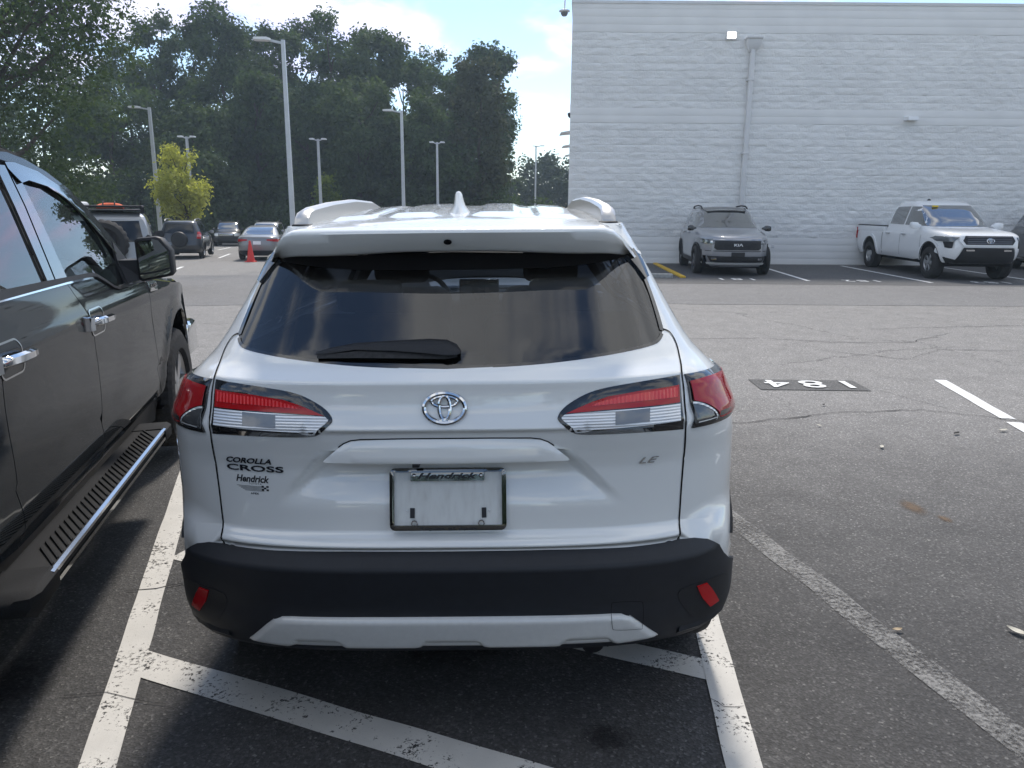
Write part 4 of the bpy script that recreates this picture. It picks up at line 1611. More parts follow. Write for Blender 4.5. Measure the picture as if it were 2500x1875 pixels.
# roof with raised ribs
def roof_z(y):
    return float(np.interp(y, [.45, .55, .7, .9, 1.2, 1.5, 1.8, 2.1, 2.3], [1.566, 1.578, 1.588, 1.597, 1.611, 1.619, 1.618, 1.600, 1.575]))


def roof(x, y):
    ax = abs(x)
    rib = .010 * (sm(.055, .085, ax) - sm(.20, .23, ax)) + .010 * (sm(.27, .295, ax) - sm(.40, .425, ax))
    rib *= sm(.60, .68, y)
    return (x, y, roof_z(y) + rib - .030 * (ax / .55) ** 2.4)


patch('roof', [(-.545, .545), (.545, .545), (.55, 1.0), (.545, 1.8), (.50, 2.2), (-.50, 2.2), (-.545, 1.8), (-.55, 1.0)], roof, 'pearl_wet', suv, 0, .02, .028, ctr=(0, 1.3, 0))
patch('headliner', [(-.5, .55), (.5, .55), (.5, 2.1), (-.5, 2.1)], lambda x, y: (x, y, roof_z(y) - .05), 'seat_mid', suv, 0, 0, .2, ctr=(0, 1.3, 3))
for s in (1, -1):
    # cant rail between roof and side
    loft('cant_rail', [[(s * .545, y, roof(.545, y)[2] + .001), (s * .566, y, 1.546), (s * .570, y, 1.50), (s * .52, y, 1.52)] for y in (.60, .8, 1.2, 1.6, 2.0)], 'pearl', suv)
    # roof rail: arched bar with blunt raked ends
    secs = []
    for y, h in ((.585, .004), (.60, .030), (.63, .048), (.70, .054), (1.0, .060), (1.4, .060), (1.75, .052), (1.95, .034), (2.05, .006)):
        zb = roof(.505, y)[2] - .002
        xo = .506 - .02 * sm(1.2, 2.1, y)
        secs.append([(s * (xo - .026), y, zb), (s * (xo + .028), y, zb - .004), (s * (xo + .024), y, zb + h * .85), (s * (xo + .012), y, zb + h), (s * (xo - .012), y, zb + h), (s * (xo - .022), y, zb + h * .85)])
    rr = loft('roof_rail', secs, 'rail_silver', suv, sharp=30)
    box('rail_foot', (s * .505 - .032, s * .505 + .032, .575, .66, 1.540, roof(.505, .6)[2] + .005), 'black_plastic', rr, .006)
ribbon('roof_seam', [(x * .545 / 10, .556) for x in range(-10, 11)], roof, .005, 'dark_gap', suv, .002, ctr=(0, 1.3, 0))

# spoiler
secs = []
for k in range(41):
    t = -1 + 2 * k / 40
    x = .604 * math.copysign(abs(t) ** .92, t)
    ax = abs(x)
    e = sm(.42, .604, ax)                       # how far the tip has turned down
    zt = 1.549 - .004 * (ax / .5) ** 2 - .098 * e ** 2.2
    yt = .275 + .035 * (ax / .5) ** 2 + .16 * e ** 2
    zb = 1.482 - .012 * sm(.08, .42, ax) - .022 * e ** 2
    zb = min(zb, zt - .004)
    z0 = roof(min(ax, .54), .556)[2] + .001 - .085 * e ** 3
    y0 = .552 - .02 * e
    secs.append([(x, y0, z0), (x, y0 * .5 + yt * .5, zt * .45 + z0 * .55 + .004 * (1 - e)), (x, yt + .05, zt + .0065), (x, yt + .018, zt + .003), (x, yt + .004, zt - .003), (x, yt, zt - .011),
                 (x, yt + .018, zt * .5 + zb * .5), (x, yt + .044, zb + .008), (x, yt + .052, zb + .002), (x, yt + .064, zb - .001), (x, yt + .16, zb + .004), (x, y0 + .02, min(z0 - .02, zb + .03))])
sp = loft('spoiler', secs, 'pearl_wet', suv, sharp=60)
patch('camera_hole', ellipse(0, 1.512, .012, .0075, 20), lambda x, z: (x, .2905 + (1.512 - z) * .45, z), 'dark_gap', sp, .003, .002, .006)
for s in (1, -1):
    patch('spoiler_end_cap', [(.802, 1.385), (.83, 1.39), (.87, 1.44), (.87, 1.475), (.815, 1.455)], (lambda u, z, s=s: MU.P(s * u, z)), 'gloss_black', suv, .006, .012, .02, ctr=CT)

# shark-fin antenna
secs = []
for t, w_, y0, y1 in ((0, .040, .74, .93), (.012, .034, .75, .925), (.03, .021, .765, .90), (.05, .0155, .775, .865), (.066, .013, .78, .835), (.076, .008, .786, .815), (.0785, .003, .792, .805)):
    z = roof_z(.83) - .006 + t
    secs.append([(w_ * math.sin(a) * (1 if math.cos(a) < .3 else .8), (y0 + y1) / 2 - (y1 - y0) / 2 * math.cos(a), z) for a in [2 * math.pi * k / 14 for k in range(14)]])
loft('antenna', secs, 'pearl', suv, sharp=60)

# bumper
bot = [(0, .300), (.30, .300), (.55, .302), (.63, .316), (.68, .330), (.72, .345), (.76, .365), (.80, .385)]
top = [(.805, .485), (.78, .497), (.72, .536), (.69, .572), (.665, .612), (.640, .637), (.612, .649), (.58, .653), (.45, .657), (.2, .660), (0, .660)]
patch('rear_bumper', sym(bot + top), lambda u, z: MB_.P(u, z), 'bumper_plastic', suv, .003, .02, .022, ctr=CT)


noisy(mat('skid_silver', (.66, .66, .645), .34, .1, coat=.5, coat_r=.1), 60, .03)


def skid_map(x, z):
    p = MB_.rear(x, max(z, .31))
    # three shallow scallops along the lower edge
    sc_ = 0
    for c, hw in ((-.40, .06), (0, .075), (.40, .06)):
        sc_ = max(sc_, 1 - sm(hw - .004, hw + .008, abs(x - c) - (.362 - z) * .9))
    return (p[0], p[1] - .014 * sm(.455, .43, z) * 1 + .012 * sc_ * (1 - sm(.358, .366, z)), z)


skid = [(0, .330), (.50, .330), (.590, .338), (.618, .346), (.600, .362), (.553, .408), (.524, .434), (.500, .4435), (.472, .4465), (.26, .449), (0, .449)]
sk = patch('skid_plate', sym(skid), skid_map, 'skid_silver', suv, .006, .02, .0075, ctr=CT, crown=.010)
tow = spline([(.467, .478), (.480, .488), (.549, .483), (.561, .468), (.563, .40), (.546, .3935), (.482, .3975), (.470, .412)], 4, True)
ribbon('tow_cover_seam', tow + tow[:1], lambda x, z: (x, skid_map(x, z)[1] if z < .446 - max(0, x - .5) * .75 else MB_.rear(x, z)[1], z), .0014, 'dark_gap', suv, .0090)
for s in (1, -1):
    f = lambda u, z, s=s: MB_.P(s * u, z)
    hz = spline([(.575, .500), (.66, .508), (.715, .490), (.735, .43), (.715, .380), (.64, .375), (.60, .42)], 4, True)
    patch('reflector_bay', hz, f, 'gloss_black' if False else 'black_plastic', suv, .0045, .004, .02, ctr=CT)
    rf = [(.612, .500), (.638, .500), (.655, .474), (.688, .412), (.660, .407), (.634, .448)]
    patch('reflector', rf, f, 'lens_red', suv, .009, .008, .02, ctr=CT)
    # lower corner fin
    loft('corner_fin', [[Vector(f(u, z)) + Vector((0, -o_, 0)) for u, z, o_ in ((ua, .362, .004), (ua, .345, .012), (ua, .333, .004))] for ua in (.60, .65, .70, .74, .78)], 'bumper_plastic', suv, caps=False, closed=False)

# trim strip over the plate
def garn(x, z):
    p = MU.rear(x, z)
    return (x, min(yr_(.99), .034) - .016 + .012 * (abs(x) / .34) ** 2 + .010 * (z - .92) / .065, z)


gp = [(0, .9205), (.244, .921), (.338, .923), (.343, .926), (.335, .934), (.300, .9615), (.283, .974), (.262, .983), (.235, .9865), (.12, .988), (0, .988)]
gt_ = patch('plate_trim', sym(gp), garn, 'pearl', suv, .0, .03, .014, ctr=CT, crown=.004)
for s in (1, -1):
    ribbon('trim_gap', [(s * a, b + .0022) for a, b in reversed(gp[5:])], MU.rear, .0035, 'dark_gap', gt_, .0016)
box('rear_view_camera', (-.094, -.074, .026, .06, .907, .926), 'black_plastic', suv, .003)


# number-plate frame on the bare bay
pb = mat('plate_bay', (.66, .67, .66), .5, coat=.3)
t_ = pb.node_tree
tc_ = node(t_, 'ShaderNodeTexCoord')
mp_ = node(t_, 'ShaderNodeMapping')
mp_.inputs['Scale'].default_value = (60, 60, 7)
nz_ = node(t_, 'ShaderNodeTexNoise', inputs={'Scale': 1., 'Detail': 5.})
t_.links.new(tc_.outputs['Object'], mp_.inputs[0]); t_.links.new(mp_.outputs[0], nz_.inputs['Vector'])
rp_ = ramp(t_, [(.40, (.70, .71, .69)), (.62, (.645, .65, .63)), (.80, (.56, .555, .535))])
t_.links.new(nz_.outputs['Fac'], rp_.inputs[0]); t_.links.new(rp_.outputs[0], bsdf(pb).inputs['Base Color'])


def plate(x, z):
    return (x, .040 + (z - .72) * .245, z)


patch('plate_bay', rounded(-.160, .160, .720, .884, .014), plate, 'plate_bay', suv, .001, .012, .03, ctr=CT)
hole = [(-.153, .7305), (.153, .7305), (.153, .8775), (.1035, .8775), (.1035, .853), (-.105, .853), (-.105, .8775), (-.153, .8775)]
pf = patch('plate_frame', rounded(-.1655, .1655, .716, .888, .016), plate, 'chrome_dark', suv, .011, .009, .012, holes=[hole], ctr=CT, crown=.003)
on_plate = lambda x0, z0: (lambda x, y, d: (x0 + x, plate(0, z0 + y)[1] - .0122 - d, z0 + y))
lettering('frame_lettering', 'Hendrick', on_plate(-.0865, .8625), 'ink', pf, .0215, .172, shear=.38, bold=.0007, extrude=.0004)
lettering('frame_lettering', 'Toyota of Apex', on_plate(-.081, .7213), 'ink', pf, .0100, .163, bold=.0003, extrude=.0003, space=1.1)
for x in (-.0955, .0940):
    V, F = lathe_geo([(.0, -.0045), (.002, -.0045), (.0045, -.003), (.0062, .0), (.0062, .003)], 14, 'y')
    o = mesh_obj('screw', V, F, 'chrome', pf); o.location = (x, plate(0, .870)[1] - .012, .870); fix_normals(o)
    V, F = tube_geo([(.0078 * math.cos(a), 0, .0078 * math.sin(a)) for a in [2 * math.pi * k / 16 for k in range(16)]], .0022, 6, False, True, (0, 1, 0))
    o = mesh_obj('mount_loop', V, F, 'chrome', pf); o.location = (x, plate(0, .739)[1] - .010, .7385)
    s = 1 if x > 0 else -1
    patch('foam_pad', [(s * .0955, .750), (s * .1085, .7505), (s * .108, .778), (s * .0950, .7775)], plate, 'ink', suv, .004, .003, .01, ctr=CT)
    V, F = lathe_geo([(.0, -.004), (.002, -.003), (.003, .0)], 10, 'y')
    o = mesh_obj('bump_stop', V, F, 'pearl', suv); o.location = (s * .117, plate(0, .77)[1] - .001, .770)

# emblem and badges
oval_emblem(suv, lambda x, z: (x, MU.rear(x, z)[1] - .003, z), 0, 1.0755, .0560, .0395, .0074)


def on_gate(x0, z0, lift=.0012):
    return lambda x, y, d: (x0 + x, MU.rear(x0 + x, z0 + y)[1] - lift - d, z0 + y)


lettering('badge', 'COROLLA', on_gate(-.641, .9035, .0022), 'ink_relief', suv, .0235, .139, shear=.35, bold=.0005, extrude=.0015)
lettering('badge', 'CROSS', on_gate(-.643, .8795, .0022), 'ink_relief', suv, .0245, .176, bold=.0004, extrude=.0015)
lettering('badge', 'LE', on_gate(.543, .8935, .0025), 'chrome', suv, .0265, .060, shear=.45, extrude=.0018)
st = lettering('dealer_sticker', 'Hendrick', on_gate(-.617, .8455, .0008), 'ink', suv, .0285, .104, shear=.3, bold=.0009)
lettering('sticker_line', 'TOYOTA', on_gate(-.578, .8380, .0008), 'ink', st, .0072, .040, space=1.3)
lettering('sticker_line', 'APEX', on_gate(-.574, .8085, .0008), 'ink', st, .0072, .026, bold=.0003, space=1.2)
V, F = [], []
for k in range(5):
    z = .8335 - .0033 * k
    x0, x1 = -.616 + .006 * k, -.531
    b0 = len(V)
    for x in np.linspace(x0, x1, 6):
        V += [(x, MU.rear(x, z)[1] - .0008, z), (x, MU.rear(x, z)[1] - .0008, z - .0012)]
    F += [(b0 + 2 * i, b0 + 2 * i + 1, b0 + 2 * i + 3, b0 + 2 * i + 2) for i in range(5)]
for (x, z) in ((-.535, .8335), (-.5205, .8335), (-.528, .8285), (-.535, .8235), (-.5205, .8235)):
    b0 = len(V)
    V += [(x + dx, MU.rear(x + dx, z + dz)[1] - .0009, z + dz) for dx, dz in ((-.0036, -.0026), (.0036, -.0026), (.0040, .0026), (-.0032, .0026))]
    F.append((b0, b0 + 1, b0 + 2, b0 + 3))
tag(mesh_obj('sticker_flag', V, F, 'ink', st, smooth=False))

# tail lamps: gate half and body half on each side
lm = mat('lens_red_ribbed', (.80, .012, .018), .2, coat=.7)
for nm, ax, sc_, ds in (('lens_red_ribbed', 'X', 90., .002), ('lens_clear', 'Z', 130., .0016)):
    t_ = MATS[nm].node_tree
    tc_ = node(t_, 'ShaderNodeTexCoord')
    wv_ = node(t_, 'ShaderNodeTexWave', bands_direction=ax, inputs={'Scale': sc_ / 6.28 * 2, 'Distortion': .3})
    bp_ = node(t_, 'ShaderNodeBump', inputs={'Strength': .9, 'Distance': ds})
    t_.links.new(tc_.outputs['Object'], wv_.inputs['Vector']); t_.links.new(wv_.outputs['Fac'], bp_.inputs['Height']); t_.links.new(bp_.outputs[0], bsdf(MATS[nm]).inputs['Normal'])
lamp_in = [(.309, 1.0444), (.314, 1.0557), (.328, 1.071), (.350, 1.0863), (.387, 1.1052), (.429, 1.1177), (.492, 1.1266), (.578, 1.1335), (.664, 1.1365), (.667, 1.06), (.671, .988), (.577, .9915), (.470, .9924), (.399, .9937), (.366, .9963), (.352, 1.0013), (.325, 1.0234), (.311, 1.0368)]
red_in = [(.331, 1.0541), (.366, 1.0691), (.404, 1.0837), (.449, 1.0966), (.534, 1.1059), (.655, 1.110), (.656, 1.0642), (.533, 1.0625), (.428, 1.0600), (.366, 1.0562)]
redb = [(.402, 1.0725), (.418, 1.0808), (.470, 1.0936), (.534, 1.0999), (.648, 1.1053), (.649, 1.0795), (.534, 1.0790), (.470, 1.0760)]
clr = [(.319, 1.0441), (.327, 1.0508), (.366, 1.0543), (.470, 1.0579), (.657, 1.0604), (.656, 1.0165), (.531, 1.0145), (.406, 1.0131), (.359, 1.0096), (.337, 1.0249), (.321, 1.0384)]
gry = [(.468, 1.0541), (.566, 1.0575), (.564, 1.0216), (.467, 1.0200)]
l_out = [(.606, .987), (.66, .986), (.75, .985), (.85, .988), (.94, 1.000), (1.02, 1.025), (1.08, 1.055), (1.06, 1.080), (.98, 1.098), (.88, 1.110), (.78, 1.122), (.69, 1.131), (.624, 1.135), (.612, 1.06)]
r_out = [(.624, 1.114), (.68, 1.1135), (.75, 1.108), (.85, 1.095), (.95, 1.080), (1.04, 1.063), (1.00, 1.040), (.92, 1.016), (.84, 1.004), (.76, .999), (.690, 1.000), (.678, 1.010), (.664, 1.030), (.645, 1.048), (.618, 1.062)]
c_out = [(.611, 1.057), (.630, 1.049), (.652, 1.031), (.664, 1.012), (.668, 1.004), (.608, 1.003)]
for s in (1, -1):
    fr_ = lambda x, z, s=s: MU.rear(s * x, z)
    fu_ = lambda u, z, s=s: MU.P(s * u, z)
    a = patch('gate_lamp', spline(lamp_in[:9], 3)[:-1] + lamp_in[8:11] + spline(lamp_in[10:] + lamp_in[:1], 3)[1:-1], fr_, 'lamp_black', suv, .006, .012, .016, ctr=CT, crown=.004)
    patch('red_lens', red_in, fr_, 'lens_red', a, .0085, .003, .02, ctr=CT)
    patch('painted_glow_strip', redb, fr_, 'lens_red_ribbed', a, .0100, .002, .02, ctr=CT)  # brighter red base colour stands in for the strip's glow
    patch('clear_lens', clr, fr_, 'lens_clear', a, .0085, .003, .02, ctr=CT)
    patch('grey_insert', gry, fr_, 'lens_grey', a, .0095, .002, .02, ctr=CT)
    b = patch('corner_lamp', spline(l_out[:12], 3)[:-1] + l_out[11:], fu_, 'lamp_black', suv, .010, .018, .018, ctr=CT, crown=.006)
    patch('red_lens', spline(r_out, 3), fu_, 'lens_red_dark', b, .0125, .003, .02, ctr=CT)
    patch('clear_lens', c_out, fu_, 'lens_smoke', b, .0130, .003, .02, ctr=CT)
    ribbon('lens_rim', spline(c_out[:5], 4), fu_, .006, 'lens_clear', b, .0140, ctr=CT)
    ribbon('lens_rim', [(.609, 1.012), (.64, 1.012), (.662, 1.012)], fu_, .004, 'lens_clear', b, .0140, ctr=CT)

# wiper
secs, sec2 = [], []
for x, zt, zb, o_ in ((-.372, 1.2125, 1.2050, .012), (-.33, 1.2235, 1.2090, .016), (-.26, 1.2355, 1.2180, .020), (-.15, 1.2415, 1.2150, .026), (-.05, 1.2455, 1.2080, .032), (.0, 1.2430, 1.2030, .036), (.028, 1.2320, 1.2040, .034), (.040, 1.2180, 1.2080, .026)):
    y = lambda z: MU.rear(x, z)[1]
    zm = (zt + zb) / 2
    secs.append([(x, y(zb) - .003, zb), (x, y(zb) - o_ * .7, zb + (zm - zb) * .2), (x, y(zm) - o_, zm), (x, y(zt) - o_ * .85, zt - (zt - zm) * .3), (x, y(zt) - o_ * .4, zt), (x, y(zt) - .003, zt - .002)])
wp = loft('wiper', secs, 'black_plastic', suv, sharp=45)
loft('wiper_blade', [[(x, MU.rear(x, z)[1] - .001, z), (x, MU.rear(x, z)[1] - .012, z + .002), (x, MU.rear(x, z + h)[1] - .012, z + h), (x, MU.rear(x, z + h)[1] - .001, z + h)] for x, z, h in ((-.366, 1.196, .010), (-.25, 1.198, .018), (-.10, 1.196, .016), (.0, 1.194, .012), (.03, 1.198, .008))], 'rubber', wp)

# underside, tailpipe
box('underbody', (-.66, .66, .30, 4.1, .24, .52), 'trim_dark', suv, .03)  # plain dark box closing the underside, added to block light
tube('tailpipe', [(.43, .9, .275), (.43, .5, .268), (.434, .32, .252), (.437, .235, .222)], .034, 'alloy_dark', suv, 16)
for s in (1, -1):
    box('wheel_well', (s * .55 - .12, s * .55 + .12, .36, 1.25, .30, .95), 'trim_dark', suv, .03)

# cabin seen through the glass
box('cabin_floor', (-.72, .72, .45, 3.0, .50, .60), 'trim_dark', suv)
box('load_cover', (-.58, .58, .20, .95, .90, .93), 'trim_dark', suv, .01)
for x in (-.38, .38):
    sb = box('rear_seat', (x - .31, x + .31, .98, 1.12, .62, 1.20), 'seat_dark', suv, .05)
    box('head_restraint', (x - .13, x + .13, 1.00, 1.10, 1.21, 1.335), 'seat_dark', sb, .035)
    sb = box('front_seat', (x - .25, x + .25, 1.86, 2.02, .62, 1.22), 'seat_dark', suv, .07)
    box('head_restraint', (x - .14, x + .14, 1.90, 2.00, 1.24, 1.43), 'seat_dark', sb, .04)
db = box('dashboard', (-.72, .72, 2.72, 3.15, .70, 1.06), 'trim_dark', suv, .04)
box('centre_screen', (-.14, .10, 2.66, 2.70, 1.03, 1.19), 'gloss_black', db, .01)
V, F = tube_geo([(.18 * math.cos(a), 0, .18 * math.sin(a)) for a in [2 * math.pi * k / 28 for k in range(28)]], .015, 8, False, True, (0, 1, 0))
o = mesh_obj('steering_wheel', V, F, 'trim_dark', db); o.location = (-.37, 2.55, 1.06); o.rotation_euler = (R(-22), 0, 0)
box('cabin_mirror', (-.12, .12, 2.30, 2.32, 1.44, 1.50), 'trim_dark', suv, .01)
# ------------------------------------------------------------------ the dark grey pickup on the left
TYAW = math.atan2(.2181, .9759)
trk = empty('pickup_truck', (-1.0637, -.2377, 0), TYAW, 'dark grey crew-cab pickup with chrome handles parked at the left edge', 'pickup')
TXZ = pchip([(.30, -.10), (.42, -.075), (.50, -.03), (.60, -.012), (.676, -.012), (.69, .0), (.80, .004), (.95, .002), (1.08, .006), (1.125, .004), (1.16, -.008), (1.24, -.030), (1.30, -.052), (1.34, -.066), (1.9, -.265)])
TW = -.99                                    # centre line of the truck in its own frame


def tside(y, z):
    x = TXZ(z)
    # body tapers to the nose, flares over the wheel
    x -= .10 * sm(5.3, 6.3, y) ** 1.5
    if z < 1.1:
        x += .018 * sm(.62, .50, math.hypot(y - 5.46, z - .42)) + .018 * sm(.62, .50, math.hypot(y - 1.75, z - .42))
    return (x, y, z)


def tleft(y, z):
    p = tside(y, z)
    return (2 * TW - p[0], p[1], p[2])


TC = (TW, 3.2, .9)


def arc(yc, zc, r, a0=180, a1=0, n=18):
    return [(yc + r * math.cos(R(a0 + (a1 - a0) * k / n)), zc + r * math.sin(R(a0 + (a1 - a0) * k / n))) for k in range(n + 1)]


G = .003
Bs = [(3.85, .41), (3.76, .50), (3.70, .60), (3.675, .69), (3.68, .80), (3.688, .92), (3.668, 1.06), (3.635, 1.17), (3.585, 1.235), (3.562, 1.285)]
Fs = [(4.93, .46), (4.84, .62), (4.785, .80), (4.75, 1.0), (4.738, 1.10), (4.735, 1.18)]
Rs = [(2.845, .41), (2.80, .50), (2.75, .60), (2.712, .70), (2.70, .86), (2.70, 1.0), (2.70, 1.15), (2.69, 1.285)]
belt_f = [(3.562, 1.285), (3.70, 1.282), (3.88, 1.279), (3.945, 1.272), (4.02, 1.245), (4.12, 1.205), (4.20, 1.188), (4.45, 1.184), (4.735, 1.18)]
doors = {
    'front_door': [(a + G, b) for a, b in Bs] + belt_f[1:-1] + [(a - G, b) for a, b in reversed(Fs)],
    'rear_door': [(a + G, b) for a, b in Rs] + [(a - G, b) for a, b in reversed(Bs)],
    'front_fender': [(a + G, b) for a, b in Fs] + [(4.9, 1.178), (5.12, 1.150), (5.30, 1.128), (5.7, 1.09), (6.15, 1.03), (6.22, .92), (6.22, .60), (5.98, .50)] + arc(5.46, .42, .515, 12, 166)[0:] + [(4.955, .44)],
    'cab_corner': [(2.42, .46), (2.845 - G, .41), (2.80 - G, .50), (2.75 - G, .60), (2.712 - G, .70), (2.70 - G, .86), (2.70 - G, 1.0), (2.70 - G, 1.15), (2.69 - G, 1.285), (2.36, 1.285)],
    'bed_side': [(.42, .55), (1.18, .50)] + arc(1.75, .42, .515, 172, 8) + [(2.35, .46), (2.34, 1.33), (.40, 1.33)],
}
for nm, ol in doors.items():
    for f in (tside, tleft):
        patch(nm, ol, f, 'truck_grey', trk, 0., .018, .045, ctr=TC)
for f in (tside, tleft):
    patch('inner_skin', [(.5, .45), (1.2, .45), (1.2, .95), (2.3, .95), (2.3, .42), (4.98, .42), (4.98, 1.0), (5.8, 1.0), (5.8, .6), (6.1, .6), (6.1, .95), (5.4, 1.09), (4.8, 1.16), (4.2, 1.17), (3.9, 1.26), (.5, 1.26)], f, 'dark_gap', trk, -.03, 0, .09, ctr=TC)
    # rocker under the doors
    patch('rocker_panel', [(2.42, .30), (4.96, .30), (4.96, .44), (2.42, .44)], f, 'black_plastic', trk, -.004, .03, .1, ctr=TC)
    # black moulding along the belt
    ml = [(2.36, 1.288)] + [(2.69, 1.288), (3.56, 1.288)] + [(a, b + .004) for a, b in belt_f[1:]]
    ml_t = [(4.735, 1.195), (4.45, 1.197), (4.215, 1.20), (4.135, 1.218), (4.035, 1.26), (3.955, 1.291), (3.88, 1.300), (3.70, 1.304), (3.34, 1.312), (2.94, 1.318), (2.36, 1.322)]
    patch('belt_moulding', ml + ml_t, f, 'black_plastic', trk, .010, .016, .03, ctr=TC)
    ribbon('chrome_strip', [(2.40, 1.286), (2.9, 1.286), (3.3, 1.285), (3.55, 1.284), (3.75, 1.281), (3.90, 1.277)], f, .009, 'chrome', trk, .006, ctr=TC)
    # glass and pillars
    rw = [(2.72, 1.318), (3.37, 1.312), (3.40, 1.45), (3.43, 1.60), (3.44, 1.745), (3.2, 1.775), (2.9, 1.775), (2.78, 1.70)]
    fw = [(3.60, 1.306), (3.88, 1.300), (3.955, 1.291), (4.035, 1.26), (4.135, 1.218), (4.215, 1.20), (4.36, 1.197), (4.395, 1.33), (4.33, 1.46), (4.22, 1.56), (4.06, 1.655), (3.86, 1.715), (3.64, 1.735)]
    patch('side_glass', rw, f, 'door_glass_dark', trk, -.010, 0, .08, ctr=TC) if 'door_glass_dark' in MATS else patch('side_glass', rw, f, 'privacy_glass', trk, -.010, 0, .08, ctr=TC)
    patch('side_glass', fw, f, 'door_glass', trk, -.010, 0, .08, ctr=TC)
    patch('door_pillar', [(3.375, 1.310), (3.45, 1.309), (3.53, 1.60), (3.545, 1.76), (3.455, 1.76), (3.435, 1.60)], f, 'gloss_black', trk, .002, .01, .05, ctr=TC)
    patch('door_pillar', [(3.465, 1.309), (3.595, 1.306), (3.625, 1.50), (3.64, 1.735), (3.64, 1.76), (3.56, 1.76), (3.545, 1.60)], f, 'gloss_black', trk, .002, .01, .05, ctr=TC)
    ol = [(2.36, 1.322), (2.70, 1.32), (2.76, 1.70), (2.9, 1.792), (3.2, 1.795), (3.44, 1.79), (3.64, 1.775), (3.86, 1.74), (4.06, 1.685), (4.24, 1.59), (4.36, 1.475), (4.47, 1.335), (4.50, 1.20), (4.735, 1.18), (4.735, 1.195), (4.62, 1.30),
          (4.50, 1.44), (4.36, 1.575), (4.20, 1.68), (4.0, 1.755), (3.8, 1.80), (3.55, 1.828), (3.2, 1.84), (2.8, 1.84), (2.45, 1.82)]
    patch('roof_side', ol, f, 'truck_grey', trk, 0., .03, .05, ctr=TC)
    patch('mirror_sail', [(4.22, 1.20), (4.50, 1.20), (4.60, 1.29), (4.47, 1.42), (4.40, 1.33), (4.36, 1.21)], f, 'black_plastic', trk, .004, .012, .04, ctr=TC)
    # stick-on rain deflector over the front window
    vis = [(3.60, 1.695), (3.70, 1.708), (3.90, 1.688), (4.08, 1.628), (4.22, 1.535), (4.33, 1.425), (4.375, 1.36), (4.40, 1.365), (4.36, 1.465), (4.26, 1.58), (4.09, 1.688), (3.88, 1.752), (3.66, 1.778), (3.56, 1.775), (3.555, 1.75)]
    vo = (lambda y, z, f=f: (f(y, z)[0] + (1 if f is tside else -1) * (.004 + .028 * (1 - sm(1.58, 1.78, z + max(0, y - 3.6) ** 2 * .5))), y, z))
    patch('window_deflector', vis, vo, 'gloss_black', trk, .0, .002, .03, ctr=TC)
    # running board
    sg = 1 if f is tside else -1
    q = lambda x: x if sg > 0 else 2 * TW - x
    bd = loft('running_board', [[(q(-.02), y, .335 + d), (q(.095), y, .335 + d), (q(.112), y, .36 + d), (q(.112), y, .41 + d), (q(.095), y, .422 + d), (q(-.045), y, .418 + d)] for y, d in ((2.60, 0), (4.32, 0))], 'step_plastic', trk)
    loft('chrome_edge', [[(q(.104), y, .424), (q(.117), y, .419), (q(.117), y, .406), (q(.104), y, .402)] for y in (2.60, 4.32)], 'chrome_dim', bd)
    loft('chrome_edge', [[(q(.104), y, .386), (q(.119), y, .384), (q(.119), y, .368), (q(.104), y, .364)] for y in (2.60, 4.32)], 'chrome_dark', bd)
    for y0, y1 in ((2.42, 2.63), (4.29, 4.48)):
        out = y0 if y0 < 3 else y1
        inn = y1 if y0 < 3 else y0
        loft('end_cap', [[(q(-.03), y, .33 + b), (q(.10 + a), y, .33 + b), (q(.121 + a), y, .36 + b), (q(.121 + a), y, .412), (q(.10 + a), y, .428 - b), (q(-.05), y, .422 - b)] for y, a, b in ((inn, 0, 0), (out * .75 + inn * .25, 0, .0), (out * .95 + inn * .05, -.02, .02), (out, -.06, .035))], 'step_plastic', bd)
    if sg > 0:
        tb = None
        for k in range(31):
            y = 2.64 + k * .0495
            if tb is None:
                tb = loft('tread_bar', [[(x, y, .4185 + e), (x, y + .022, .4185 + e), (x, y + .018, .4285 + e * 0), (x, y + .004, .4285)] for x, e, y in ((.008, 0, y + .155), (.097, .002, y))], 'tread_plastic' if 'tread_plastic' in MATS else 'step_plastic', bd)
            else:
                c = tb.copy(); COL.objects.link(c); c.location = (0, k * .0495, 0)
    for y in (1.75, 5.46):
        wheel(trk, q(-.135), y, .40, .405, .27, sg, .245, 6, 'alloy', tread=(sg > 0 and y > 3), two=True)
    for y in (1.75, 5.46):
        box('wheel_well', (min(q(-.55), q(-.30)), max(q(-.55), q(-.30)), y - .55, y + .55, .30, 1.0), 'dark_gap', trk)
        V, F = lathe_geo([(.505, 0.), (.505, .32)], 28, 'x')
        V = [(q(-.36 + a), b + y, max(c, -.05) + .42) for a, b, c in V]
        mesh_obj('arch_liner', V, F, 'dark_gap', trk)

